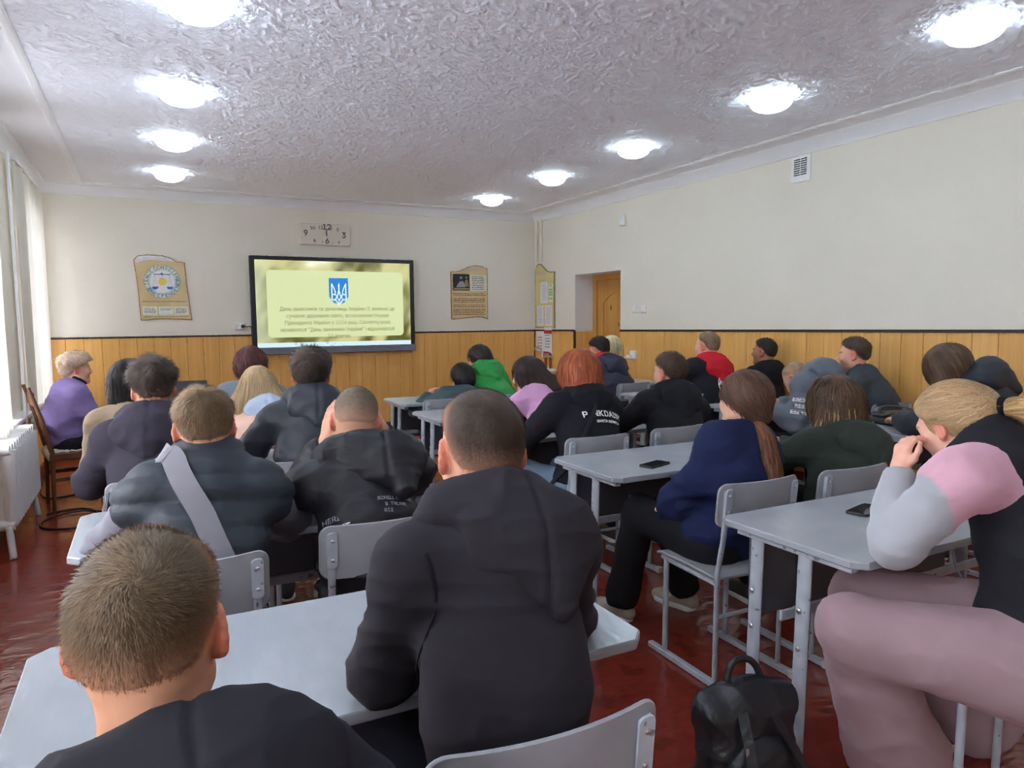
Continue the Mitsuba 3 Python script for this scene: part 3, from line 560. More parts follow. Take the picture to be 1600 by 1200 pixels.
for ft in (tube(spline([(-0.80, 5.14, 0.19), (-0.79, 5.12, 0.09), (-0.78, 5.09, 0.0)], 8), [0.02] * 8, 8), tube(spline([(-0.80, 6.18, 0.19), (-0.79, 6.20, 0.08), (-0.78, 6.21, 0.0)], 8), [0.02] * 8, 8)): part(k, "foot", mikit.ply(ft, "m_rad", smooth=True))
part(k, "pipe", mikit.ply(tube([(-0.86, 6.1, 0.6), (-0.86, 6.55, 0.6), (-0.86, 6.55, 2.7)], 0.014, 8), "m_rad", smooth=40))
# ------------------------------------------------------------------ desks and chairs
def xbar(p0, p1, w, h, up=(0, 0, 1)):
    """rectangular bar from p0 to p1"""
    p0, p1 = np.array(p0, float), np.array(p1, float); d = p1 - p0; L = np.linalg.norm(d); d /= L
    a = np.cross(d, up); a /= np.linalg.norm(a); b = np.cross(a, d); m = box(-w / 2, w / 2, 0, L, -h / 2, h / 2, min(w, h) * 0.2)
    return M(m.vertices @ np.array([a, d, b]) + p0, m.faces)
def bolt_mesh(p, n, r=0.006):
    m = lathe([(r, 0), (r, 0.002), (r * 0.6, 0.004), (0, 0.0042)], 10); n = np.array(n, float)
    u = np.cross(n, [0, 0, 1.0]); u /= np.linalg.norm(u); w = np.cross(n, u)
    return M(m.vertices @ np.array([u, w, n]) + np.array(p), m.faces)
def desk_parts(W, D=0.55):
    P = []
    o = []
    c = 0.035
    for x, y in ((W / 2 - c, -D / 2), (W / 2, -D / 2 + c), (W / 2, D / 2 - c), (W / 2 - c, D / 2), (-W / 2 + c, D / 2), (-W / 2, D / 2 - c), (-W / 2, -D / 2 + c), (-W / 2 + c, -D / 2)): o.append((x, y))
    oo = []
    for i in range(8):
        a, b = np.array(o[i]), np.array(o[(i + 1) % 8]); k = 10 if i % 2 else 2
        oo += [tuple(a + (b - a) * t / k) for t in range(k)]
    P.append(("tabletop", mikit.ply(slab(oo, 0.024, 0.004, lambda v: v + [0, 0, 0.716]), "m_desk", smooth=30)))
    P.append(("modesty_panel", mikit.ply(box(-W / 2 + 0.07, W / 2 - 0.07, 0.185, 0.200, 0.40, 0.70, 0.003), "m_darkboard")))
    for s in (-1, 1):
        x = s * (W / 2 - 0.05)
        for y in (0.14, -0.05):
            P.append(("leg", mikit.ply(tube([(x + s * 0.02, y, 0.02), (x, y, 0.70)], 0.025, 14, oval=0.6, ref=(1, 0, 0)), "m_tube", smooth=40)))
            for z in (0.40, 0.52): P.append(("leg/bolt", mikit.ply(bolt_mesh((x + s * 0.024, y, z), (s, 0, 0), 0.009), "m_steel")))
        P.append(("foot", mikit.ply(box(x + s * 0.02 - 0.018, x + s * 0.02 + 0.018, -0.13, 0.34, 0.002, 0.032, 0.004), "m_tube")))
        P.append(("top_rail", mikit.ply(box(x - 0.016, x + 0.016, -0.22, 0.22, 0.690, 0.716, 0.003), "m_tube")))
        
    P.append(("stretcher", mikit.ply(xbar((-W / 2 + 0.06, 0.05, 0.46), (W / 2 - 0.06, 0.05, 0.46), 0.012, 0.034), "m_tube")))
    for x in (-0.30, 0.34): P.append(("bag_hook", mikit.ply(tube(spline([(x, 0.045, 0.56), (x, 0.03, 0.50), (x, 0.0, 0.44), (x, -0.03, 0.42), (x, -0.04, 0.45)], 12), 0.005, 6), "m_tube", smooth=True)))
    return P
DESKS = {}
def put(k, parts, P):
    """a copy of the parts under k; 'leg/bolt' goes under the leg put down last"""
    last = {}
    for n, d in parts:
        a, _, b = n.partition("/")
        if b: part(last[a], b, at(d, P))
        else: last[a] = part(k, a, at(d, P))
def desk(x, y, W, label, rz=0.0):
    if W not in DESKS: DESKS[W] = desk_parts(W)
    k = thing("school_desk", label, "desk", "grey painted school desks")
    put(k, DESKS[W], place(x, y, 0, rz))
desk(0.34, 1.45, 1.18, "grey school desk in front of the person with the buzz cut, nearest on the left")
desk(0.35, 2.63, 1.18, "grey school desk in front of the person in the puffer vest")
desk(0.36, 3.69, 1.18, "grey school desk behind the person with tousled hair, mostly hidden")
desk(0.36, 4.78, 1.18, "grey school desk in front of the person with long fair hair, mostly hidden")
desk(0.42, 5.85, 1.18, "grey school desk with the laptop on it at the front left")
desk(2.32, 1.525, 1.22, "grey school desk in front of the person in the black vest, backpack by its legs")
desk(2.35, 2.71, 1.22, "grey school desk in front of the person in the navy sweater")
desk(2.35, 3.76, 1.22, "grey school desk in front of the orange haired person")
desk(2.33, 4.74, 1.22, "grey school desk in front of the person in the pink sweater")
desk(2.41, 5.72, 1.22, "grey school desk in front of the person with a dark bun, near the front wall")
desk(4.34, 6.18, 1.10, "grey school desk before the person with the red collared navy jacket")
desk(4.33, 5.00, 1.10, "grey school desk before the person in the red hood by the right wall")
desk(4.39, 3.96, 1.04, "grey school desk the person in the grey jacket bends over")
desk(4.35, 2.74, 1.10, "grey school desk by the right wall with a black handbag on it")
def chair_parts():
    P = []
    def seat(v):
        x, y, z = v.T
        return np.c_[x, y, z + 0.438 + 0.012 * (y / 0.18) * (y < 0) * -(y / 0.18) + 0.008 * (x / 0.19) ** 2 - 0.03 * np.clip((y - 0.12) / 0.08, 0, 1) ** 2]
    P.append(("seat", mikit.ply(slab(outline_rr(0.38, 0.37, 0.04), 0.012, 0.003, seat, (0, .5, .9), fine=0.03), "m_chair", smooth=35)))
    def back(v):
        x, y, z = v.T     # outline in x,y -> x,z; thickness z -> y
        zz = 0.725 + y
        return np.c_[x, -0.185 - z - 0.10 * (zz - 0.60) - 0.035 * (1 - (x / 0.2) ** 2), zz]
    m = slab(outline_rr(0.40, 0.17, 0.035), 0.010, 0.003, back, (0, .5, .9), fine=0.03); m.invert()
    P.append(("backrest", mikit.ply(m, "m_chair", smooth=35)))
    for s in (-1, 1):
        x = 0.165 * s
        P.append(("back_leg", mikit.ply(tube([(x, -0.17, 0.025), (x, -0.175, 0.45), (x, -0.205, 0.60), (x, -0.213, 0.68), (x, -0.222, 0.785)], [0.0115, 0.0115, 0.0115, 0.013, 0.016], 12, oval=0.75, ref=(0, 1, 0)), "m_tube", smooth=40)))
        P.append(("front_leg", mikit.ply(tube([(x, 0.13, 0.025), (x, 0.125, 0.43)], 0.0115, 12), "m_tube", smooth=40)))
        P.append(("skid", mikit.ply(box(x - 0.013, x + 0.013, -0.24, 0.23, 0.002, 0.027, 0.003), "m_tube")))
        P.append(("side_rail", mikit.ply(tube([(x, -0.175, 0.415), (x, 0.15, 0.425)], 0.0115, 10), "m_tube", smooth=40)))
        P.append(("back_leg/bracket", mikit.ply(slab(outline_rr(0.032, 0.115, 0.012), 0.006, 0.002, lambda v, x=x: np.c_[x + v[:, 0], -0.226 - v[:, 2] - 0.10 * v[:, 1], 0.735 + v[:, 1]]), "m_tube", smooth=35)))
        for z in (0.765, 0.705): P.append(("back_leg/bolt", mikit.ply(bolt_mesh((x, -0.232 - 0.10 * (z - 0.735), z), (0, -1, -0.1), 0.0055), "m_steel")))
        P.append(("skid/end_cap", mikit.ply(box(x - 0.016, x + 0.016, -0.268, -0.235, 0.001, 0.033, 0.003), "m_cap")))
    for yz in ((-0.17, 0.28), (0.0, 0.42)): P.append(("crossbar", mikit.ply(tube([(-0.165, *yz), (0.165, *yz)], 0.009, 8), "m_tube", smooth=40)))
    return P
CHAIR = chair_parts()
def chair(x, y, rz, label):
    k = thing("school_chair", label, "chair", "grey school chairs")
    put(k, CHAIR, place(x, y, 0, rz))
chair(0.03, 0.66, -6, "grey school chair under the fair person at the bottom left, out of view")
chair(0.52, 1.10, -2, "grey school chair at the bottom edge behind the person with the buzz cut")
chair(0.055, 2.17, 3, "grey school chair behind the person in the puffer vest")
chair(0.63, 2.31, -1, "grey school chair behind the person holding his head")
chair(0.02, 3.29, 2, "grey school chair behind the person with tousled hair, its corner in view")
chair(0.64, 3.38, -2, "grey school chair behind the dark haired person in the black jacket")
chair(0.62, 4.26, 0, "grey school chair behind the person with long fair hair")
chair(-0.06, 4.26, 0, "grey school chair behind the dark bobbed person in beige")
chair(0.66, 5.35, 0, "grey school chair behind the auburn haired person in grey")
chair(2.06, 0.97, 13, "grey school chair under the person in the black vest")
chair(2.04, 2.14, -1, "grey school chair under the person in the navy sweater")
chair(2.555, 2.12, -2, "grey school chair behind the person in the dark green hoodie")
chair(2.08, 3.28, -1, "grey school chair behind the orange haired person")
chair(2.64, 3.32, 2, "grey school chair behind the person in the plain black hoodie")
chair(2.00, 4.36, 0, "empty grey school chair left of the person in pink")
chair(2.52, 4.36, 0, "grey school chair under the person in pink")
chair(2.05, 5.32, 0, "grey school chair behind the person with a dark bun")
chair(2.58, 5.36, 0, "grey school chair behind the person in the green jacket")
chair(4.07, 5.64, 2, "grey school chair behind the person in the navy jacket with red collar")
chair(4.58, 5.72, 2, "grey school chair under the pale blonde person by the right wall")
chair(4.02, 4.58, 0, "grey school chair behind the person with the red hood")
chair(4.66, 4.60, 0, "grey school chair behind the dark haired person by the right wall")
chair(4.10, 3.40, 0, "grey school chair under the person bending in the grey jacket")
chair(4.66, 3.42, -2, "grey school chair behind the tall person in dark grey by the right wall")
chair(4.12, 2.20, 0, "grey school chair under the long haired person in the dark jacket")
# the wooden chair of the person in purple
k = thing("wooden_chair", "dark wooden chair with woven seat under the person in purple", "chair")
WC = place(-0.52, 6.42, 0, -78)
for s in (-1, 1):
    part(k, "back_post", at(mikit.ply(tube([(0.19 * s, -0.20, 0), (0.19 * s, -0.19, 0.45), (0.19 * s, -0.24, 0.70), (0.19 * s, -0.31, 0.95)], [0.017, 0.022, 0.02, 0.016], 8, oval=0.8, ref=(0, 1, 0)), "m_darkwood", smooth=40), WC))
    part(k, "front_leg", at(mikit.ply(tube([(0.19 * s, 0.18, 0), (0.19 * s, 0.18, 0.44)], [0.015, 0.022], 8), "m_darkwood", smooth=40), WC))
part(k, "seat_frame", at(mikit.ply(box(-0.21, 0.21, -0.21, 0.21, 0.395, 0.45, 0.006), "m_darkwood"), WC))
rng = np.random.default_rng(4)
wv = [tube(spline([(x + 0.004 * math.sin(7 * t + x * 90), -0.205 + 0.41 * t, 0.457 + 0.006 * math.sin(t * 40 + x * 200)) for t in np.linspace(0, 1, 16)], 30), 0.008, 6) for x in np.linspace(-0.19, 0.19, 24)]
wv += [tube([(x, 0.21 * s, 0.40), (x, 0.215 * s, 0.435), (x, 0.20 * s, 0.46)], 0.008, 6) for x in np.linspace(-0.19, 0.19, 24) for s in (-1, 1)]
part(k, "woven_seat", at(mikit.ply(cat(wv), "m_wicker", smooth=True), WC), "beige woven seat")
part(k, "back_slat", at(mikit.ply(xbar((-0.19, -0.285, 0.86), (0.19, -0.285, 0.86), 0.016, 0.10), "m_darkwood"), WC)); part(k, "back_slat", at(mikit.ply(xbar((-0.19, -0.225, 0.64), (0.19, -0.225, 0.64), 0.014, 0.05), "m_darkwood"), WC))
for a, b in (((-0.19, 0.18, 0.2), (0.19, 0.18, 0.2)), ((0.19, -0.19, 0.25), (0.19, 0.18, 0.25)), ((-0.19, -0.19, 0.25), (-0.19, 0.18, 0.25))): part(k, "stretcher", at(mikit.ply(xbar(a, b, 0.016, 0.03), "m_darkwood"), WC))
# ------------------------------------------------------------------ small things
def phone(x, y, z, rz, label):
    k = thing("phone", label, "phone"); P = place(x, y, z, rz)
    part(k, "body", at(mikit.ply(slab(outline_rr(0.074, 0.155, 0.011), 0.009, 0.002), "m_blackmat", smooth=35), P)); part(k, "screen", at(mikit.ply(slab(outline_rr(0.068, 0.149, 0.009), 0.0008, 0.0003, lambda v: v + [0, 0, 0.0088]), "m_glassblack", smooth=35), P))
phone(2.06, 2.58, 0.7405, -72, "black phone on the desk of the person in the navy sweater")
phone(2.20, 1.60, 0.7405, -76, "black phone on the desk of the person in the black vest")
k = thing("laptop", "dark laptop open on the front left desk, half hidden by the tousled person", "laptop")
LP = place(0.20, 5.80, 0.741, -12)
part(k, "base", at(mikit.ply(slab(outline_rr(0.33, 0.23, 0.012), 0.016, 0.003), "m_blackmat", smooth=35), LP))
part(k, "lid", at(mikit.ply(slab(outline_rr(0.33, 0.22, 0.012), 0.007, 0.002, lambda v: np.c_[v[:, 0], 0.115 + 0.3 * (v[:, 1] + 0.11) - v[:, 2], 0.018 + (v[:, 1] + 0.11) * 0.95]), "m_blackmat", smooth=35), LP))
part(k, "screen", at(mikit.ply(M([[-0.155, 0.126, 0.032], [0.155, 0.126, 0.032], [0.155, 0.177, 0.215], [-0.155, 0.177, 0.215]], [[0, 1, 2], [0, 2, 3]]), "m_glassblack"), LP))
solo("paper_sheet", at(mikit.ply(slab(outline_rr(0.21, 0.29, 0.004), 0.002, 0.0006, lambda v: np.c_[v[:, :2], v[:, 2] + 0.16 * np.clip(v[:, 1] + 0.05, 0, 1) ** 1.0]), "m_paper", smooth=35), place(2.40, 3.72, 0.7405, 0)), "white sheet of paper on the desk of the orange haired person", "paper")
k = thing("pen", "dark pen lying on the navy sweater person's desk", "pen"); part(k, "barrel", mikit.ply(tube([(2.50, 2.62, 0.746), (2.60, 2.70, 0.746)], 0.004, 8), "m_black", smooth=40)); part(k, "tip", mikit.ply(tube([(2.60, 2.70, 0.746), (2.608, 2.706, 0.746)], [0.004, 0.001], 8), "m_steel", smooth=40))
# handbag on the right desk
k = thing("handbag", "small black handbag with a gold clasp lying on the right wall desk", "handbag"); HB = place(4.20, 2.84, 0.741, -8)
hb = slab(outline_rr(0.30, 0.19, 0.04), 0.075, 0.02, lambda v: np.c_[v[:, :2], v[:, 2] * (1 - 0.25 * (v[:, 0] / 0.15) ** 2)])
part(k, "body", at(mikit.ply(hb, "m_leather", smooth=35), HB)); part(k, "flap", at(mikit.ply(slab(outline_rr(0.31, 0.13, 0.03), 0.012, 0.004, lambda v: np.c_[v[:, 0], v[:, 1] + 0.03, v[:, 2] + 0.070 * (1 - 0.25 * (v[:, 0] / 0.15) ** 2)]), "m_leather", smooth=35), HB))
part(k, "clasp", at(mikit.ply(box(-0.13, -0.10, -0.10, -0.075, 0.03, 0.05, 0.004), "m_gold"), HB)); part(k, "strap", at(mikit.ply(tube(spline([(-0.15, 0.0, 0.05), (-0.10, 0.05, 0.10), (0.03, 0.02, 0.10), (0.10, -0.09, 0.06), (0.16, -0.08, 0.012), (0.15, 0.0, 0.03)], 30), 0.009, 8, oval=0.35), "m_leather", smooth=True), HB))
# cables on the floor
for i, (pts, lab) in enumerate((
        ([(-0.80, 7.1, 0.20), (-0.84, 6.9, 0.02), (-0.74, 6.72, 0.008), (-0.55, 6.8, 0.008), (-0.40, 6.95, 0.008), (-0.1, 7.2, 0.008), (0.3, 7.4, 0.008)], "black cable running along the front from the left corner"),
        ([(-0.72, 6.15, 0.008), (-0.50, 6.22, 0.008), (-0.38, 5.95, 0.008), (-0.50, 5.66, 0.008), (-0.68, 5.72, 0.008), (-0.70, 5.98, 0.012), (-0.50, 6.12, 0.014), (-0.30, 5.95, 0.008), (-0.24, 5.65, 0.008), (-0.40, 5.25, 0.008), (-0.42, 5.16, 0.008), (-0.25, 4.98, 0.008), (0.0, 4.9, 0.008)], "black cable coiled on the floor beside the wooden chair"),
        ([(-0.30, 4.95, 0.008), (-0.15, 5.15, 0.008), (0.05, 5.22, 0.008), (0.3, 5.3, 0.008)], "short black cable on the floor near the bag"))):
    solo("cable", mikit.ply(tube(spline(pts, 90), 0.007, 6), "m_black", smooth=True), lab, "cable")
# ------------------------------------------------------------------ soft shapes: signed distances, polygonised
def smin(a, b, k):
    h = np.clip(0.5 + 0.5 * (b - a) / k, 0, 1); return b * (1 - h) + a * h - k * h * (1 - h)
class Sdf:
    def __init__(s): s.p = []
    def add(s, fn, lo, hi, k, op): s.p.append((fn, np.asarray(lo, float), np.asarray(hi, float), k, op)); return s
    def cone(s, a, b, ra, rb, k=0.03, op="u"):
        a, b = np.asarray(a, float), np.asarray(b, float); d = b - a; L2 = max(d @ d, 1e-9)
        def fn(x, y, z):
            t = np.clip(((x - a[0]) * d[0] + (y - a[1]) * d[1] + (z - a[2]) * d[2]) / L2, 0, 1)
            return np.sqrt((x - a[0] - t * d[0]) ** 2 + (y - a[1] - t * d[1]) ** 2 + (z - a[2] - t * d[2]) ** 2) - (ra + (rb - ra) * t)
        R = max(ra, rb); return s.add(fn, np.minimum(a, b) - R, np.maximum(a, b) + R, k, op)
    def chain(s, pts, rs, k=0.03, op="u"):
        for i in range(len(pts) - 1): s.cone(pts[i], pts[i + 1], rs[i], rs[i + 1], k, op)
        return s
    def ell(s, c, r, F=np.eye(3), k=0.03, op="u"):
        c, r = np.asarray(c, float), np.asarray(r, float); F = np.asarray(F, float)      # columns of F are the axes
        def fn(x, y, z):
            dx, dy, dz = x - c[0], y - c[1], z - c[2]
            q = [(F[0, i] * dx + F[1, i] * dy + F[2, i] * dz) / r[i] for i in range(3)]
            k0 = np.sqrt(q[0] ** 2 + q[1] ** 2 + q[2] ** 2) + 1e-9; k1 = np.sqrt((q[0] / r[0]) ** 2 + (q[1] / r[1]) ** 2 + (q[2] / r[2]) ** 2) + 1e-9
            return k0 * (k0 - 1) / k1
        e = np.sqrt(((F * r) ** 2).sum(1)); return s.add(fn, c - e, c + e, k, op)
    def plane(s, p, n, lo, hi, k=0.01):      # cuts away the side n points to, inside the box lo..hi
        p, n = np.asarray(p, float), np.asarray(n, float)
        return s.add(lambda x, y, z: -((x - p[0]) * n[0] + (y - p[1]) * n[1] + (z - p[2]) * n[2]), lo, hi, k, "c")
    def apply(s, D, x, y, z, prim):
        fn, lo, hi, k, op = prim; d = fn(x, y, z)
        if op == "u": return smin(D, d, k)
        if op == "s": return -smin(-D, d, k)
        return np.maximum(D, -d) if op == "c" else D
    def ev(s, P):
        x, y, z = P[..., 0], P[..., 1], P[..., 2]; D = np.full(x.shape, 1.0)
        for p in s.p: D = s.apply(D, x, y, z, p)
        return D
    def grad(s, P, e=0.003):
        g = np.stack([s.ev(P + np.eye(3)[i] * e) - s.ev(P - np.eye(3)[i] * e) for i in range(3)], -1)
        return g / (np.linalg.norm(g, axis=-1, keepdims=True) + 1e-9)
    def mesh(s, h, post=None, lo=None, hi=None):
        pos = [p for p in s.p if p[4] == "u"]; pad = 2.5 * h
        l = np.min([p[1] for p in pos], 0) - pad - 0.012 if lo is None else np.asarray(lo, float)
        u = np.max([p[2] for p in pos], 0) + pad + 0.012 if hi is None else np.asarray(hi, float)
        n = np.ceil((u - l) / h).astype(int) + 1
        X, Y, Z = (l[0] + h * np.arange(n[0]))[:, None, None], (l[1] + h * np.arange(n[1]))[None, :, None], (l[2] + h * np.arange(n[2]))[None, None, :]
        D = np.full(n, 1.0)
        for p in s.p:
            m = p[3] + 4 * h + 0.015
            a = np.clip(np.floor((p[1] - m - l) / h).astype(int), 0, n); b = np.clip(np.ceil((p[2] + m - l) / h).astype(int) + 1, 0, n)
            if (b <= a).any(): continue
            i, j, k = (slice(a[q], b[q]) for q in range(3))
            D[i, j, k] = s.apply(D[i, j, k], X[i], Y[:, j], Z[:, :, k], p)
        if post is not None: D = post(X, Y, Z, D)
        return nets(D, l, h)
def nets(D, l, h):
    D = np.pad(D, 1, constant_values=1.0); l = l - h; S = D < 0
    c = lambda i, j, k: tuple(slice(q, D.shape[a] - 1 + q) for a, q in enumerate((i, j, k)))
    cnt = sum(S[c(*o)].astype(np.int8) for o in np.ndindex(2, 2, 2)); act = (cnt > 0) & (cnt < 8); idx = np.argwhere(act)
    num = np.full(act.shape, -1); num[act] = np.arange(len(idx)); acc = np.zeros((len(idx), 3)); w = np.zeros(len(idx))
    d = {o: D[tuple((idx + o).T)] for o in np.ndindex(2, 2, 2)}
    for ax in range(3):
        for o in np.ndindex(2, 2, 2):
            if o[ax]: continue
            q = tuple(v + (i == ax) for i, v in enumerate(o)); a, b = d[o], d[q]; m = (a < 0) != (b < 0)
            t = np.where(m, a / np.where(m, a - b, 1), 0); p = np.repeat(np.array([o], float), len(idx), 0); p[:, ax] += t
            acc[m] += p[m]; w += m
    V = l + h * (idx + acc / w[:, None]); F = []
    for ax in range(3):
        s0 = [slice(1, -1)] * 3; s0[ax] = slice(0, -1); s1 = list(s0); s1[ax] = slice(1, None)
        A, B = S[tuple(s0)], S[tuple(s1)]; e = np.argwhere(A != B); base = e + [0 if a == ax else 1 for a in range(3)]; ins = A[tuple(e.T)]
        b, g = (ax + 1) % 3, (ax + 2) % 3; eb, eg = np.eye(3, dtype=int)[b], np.eye(3, dtype=int)[g]
        q = np.stack([num[tuple((base - x).T)] for x in (eb + eg, eg, 0 * eb, eb)], -1)
        q[~ins] = q[~ins][:, ::-1]; q = q[(q >= 0).all(1)]; F += [q[:, [0, 1, 2]], q[:, [0, 2, 3]]]
    return V, np.vstack(F)
def vnorm(V, F):
    n = np.zeros_like(V); f = np.cross(V[F[:, 1]] - V[F[:, 0]], V[F[:, 2]] - V[F[:, 0]])
    for k in range(3):
        for a in range(3): n[:, a] += np.bincount(F[:, k], f[:, a], len(V))
    return n / (np.linalg.norm(n, axis=1, keepdims=True) + 1e-12)
def relax(V, F, it=2, lam=0.5):
    from scipy.sparse import coo_matrix
    e = np.vstack([F[:, [0, 1]], F[:, [1, 2]], F[:, [2, 0]]]); n = len(V)
    A = coo_matrix((np.ones(len(e)), (e[:, 0], e[:, 1])), (n, n)).tocsr(); A = A + A.T; deg = np.maximum(np.asarray(A.sum(1)).ravel(), 1)[:, None]
    for _ in range(it):
        V = V + lam * (A @ V / deg - V); V = V - lam * 1.02 * (A @ V / deg - V) * 0.5
    return V
def rz(a): c, s = math.cos(a), math.sin(a); return np.array([[c, -s, 0], [s, c, 0], [0, 0, 1.0]])
def rx(a): c, s = math.cos(a), math.sin(a); return np.array([[1.0, 0, 0], [0, c, -s], [0, s, c]])
def ry(a): c, s = math.cos(a), math.sin(a); return np.array([[c, 0, s], [0, 1.0, 0], [-s, 0, c]])
nrm = lambda v: np.asarray(v, float) / (np.linalg.norm(v) + 1e-12)

# ------------------------------------------------------------------ people
def head_sdf(H, R, s=1.0, ears=True, fine=True, NB=None, fem=False):
    S = Sdf(); w = lambda p: H + R @ (np.array(p, float) * s); e = lambda c, r, k=0.02, op="u", F=np.eye(3): S.ell(w(c), np.array(r) * s, R @ F, k, op)
    e((0, -0.014, 0.036), (0.0745, 0.097, 0.083)); e((0, 0.028, -0.03), (0.062, 0.066, 0.085), 0.03)
    e((0, -0.045, -0.005), (0.062, 0.055, 0.06), 0.04)
    for q in (-1, 1):
        S.cone(w((q * 0.048, 0.005, -0.066)), w((q * 0.012, 0.070, -0.100)), 0.020 * s, 0.018 * s, 0.03); e((q * 0.036, 0.060, -0.028), (0.026, 0.028, 0.03), 0.025)
    e((0, 0.076, -0.098), (0.022, 0.020, 0.019), 0.02)
    if fine:
        S.cone(w((-0.034, 0.080, 0.022)), w((0.034, 0.080, 0.022)), 0.013 * s, 0.013 * s, 0.02)
        for q in (-1, 1): e((q * 0.032, 0.098, 0.006), (0.018, 0.014, 0.011), 0.012, "s"); e((q * 0.031, 0.079, 0.006), (0.0125, 0.0125, 0.0115), 0.004)
        S.cone(w((0, 0.090, 0.014)), w((0, 0.111, -0.026)), 0.009 * s, 0.0125 * s, 0.012); e((0, 0.098, -0.034), (0.017, 0.013, 0.009), 0.010)
        e((0, 0.088, -0.058), (0.023, 0.012, 0.0065), 0.006); e((0, 0.086, -0.069), (0.021, 0.012, 0.0075), 0.006)
    if NB is not None:
        a = w((0, -0.026, -0.045)); r0, r1 = (0.047, 0.050) if fem else (0.054, 0.060)
        S.cone(a, NB, r0 * s, r1, 0.03); S.ell(NB + np.array([0, 0, -0.05]), (0.12, 0.075, 0.06), R, 0.05)
    if ears:
        for q in (-1, 1):
            F = rz(q * 0.42) @ rx(-0.18)     # flares out and back
            c = np.array((q * 0.079, -0.012, -0.006)); 
            e(c, (0.0095, 0.0215, 0.034), 0.010, "u", F); e(c + np.array((q * 0.006, 0.003, 0.004)), (0.006, 0.014, 0.022), 0.004, "s", F)
            a = np.linspace(-0.9, 3.6, 9); rim = [w(c + F @ np.array((q * 0.004, -0.019 * math.sin(t), 0.029 * math.cos(t)))) for t in a]
            S.chain(rim, [0.0048 * s] * 9, 0.004); e(c + np.array((0, 0.006, -0.028)), (0.006, 0.010, 0.011), 0.006)
    return S
def hand_sdf(S, W, d, up, side, curl=0.35, spread=0.05, s=1.0, k=0.006):
    """wrist W, finger direction d, back-of-hand normal up, side +1 right hand"""
    y = nrm(d); z = nrm(np.asarray(up, float) - y * (np.asarray(up, float) @ y)); x = np.cross(y, z) * side      # x: towards the little finger
    w = lambda a, b, c: W + s * (x * a + y * b + z * c)
    for fx in (-0.026, -0.009, 0.009, 0.026): S.cone(w(fx * 0.75, 0.005, 0), w(fx, 0.085, 0.0), 0.014 * s, 0.0115 * s, 0.014)
    L = {-0.028: (0.042, 0.025, 0.022), -0.0095: (0.046, 0.029, 0.023), 0.0095: (0.043, 0.027, 0.022), 0.028: (0.034, 0.020, 0.019)}
    for fx, ls in L.items():
        p = w(fx, 0.082, 0.0); a = curl * 0.6; r = 0.0092 * (0.88 if fx > 0.02 else 1)
        for i, l in enumerate(ls):
            q = p + s * l * (y * math.cos(a) - z * math.sin(a) + x * fx * spread * 12 * (0.3 if i else 1)); S.cone(p, q, (r - 0.0008 * i) * s, (r - 0.0008 * (i + 1)) * s, k); p = q; a += curl
    p0, p1, p2, p3 = w(-0.018, 0.018, -0.004), w(-0.044, 0.048, -0.014), w(-0.052, 0.082, -0.020), w(-0.048, 0.106, -0.026)
    S.chain([p0, p1, p2, p3], [0.015 * s, 0.0115 * s, 0.0100 * s, 0.0082 * s], 0.008)
    return S
def ik(A, B, l1, l2, pole):
    d = B - A; L = np.linalg.norm(d); d = d / L
    if L > (l1 + l2) * 0.985: l1, l2 = l1 * L / ((l1 + l2) * 0.985), l2 * L / ((l1 + l2) * 0.985)
    x = (L * L + l1 * l1 - l2 * l2) / (2 * L); h = math.sqrt(max(l1 * l1 - x * x, 1e-6)); p = nrm(pole - d * (pole @ d)); return A + d * x + p * h
SKIN = C(203, 150, 122, 1.25)
class Person:
    pass
def strip(P, N, w, t, closed=False):
    """a flat band along P lying on normals N"""
    P = np.asarray(P); n = len(P); tg = np.gradient(P, axis=0); tg /= np.linalg.norm(tg, axis=1, keepdims=True) + 1e-9; a = np.cross(tg, N); a /= np.linalg.norm(a, axis=1, keepdims=True) + 1e-9
    w = np.broadcast_to(w, (n,))[:, None] / 2
    v = np.concatenate([P - a * w, P + a * w, P + a * w + N * t, P - a * w + N * t]); f = []; i = np.arange(n - 1)
    for q in range(4):
        A, B = q * n, ((q + 1) % 4) * n; f += [np.c_[A + i, A + i + 1, B + i + 1], np.c_[A + i, B + i + 1, B + i]]
    m = n - 1; f += [np.array([[0, n, 2 * n], [0, 2 * n, 3 * n], [m, 2 * n + m, n + m], [m, 3 * n + m, 2 * n + m]])]
    return M(v, np.vstack(f))
def drape(S, pts, off, n=40):
    P = spline(pts, n)
    for _ in range(6):
        g = S.grad(P); P = P - g * (S.ev(P) - off)[:, None] * 0.9
    P[1:-1] = 0.25 * P[:-2] + 0.5 * P[1:-1] + 0.25 * P[2:]
    return P, S.grad(P)
def conform(S, m, O, r, u, inw, off=0.003):
    """print a flat drawing onto the cloth: pushed along inw from in front until it meets the surface"""
    v = m.vertices; P = O + v[:, :1] * r + v[:, 1:2] * u - np.asarray(inw) * 0.22
    for _ in range(40):
        d = S.ev(P); P = P + np.asarray(inw) * np.clip(d - off, -0.02, 0.05)[:, None] * 0.8
    return M(P - np.asarray(inw) * v[:, 2:3], m.faces)
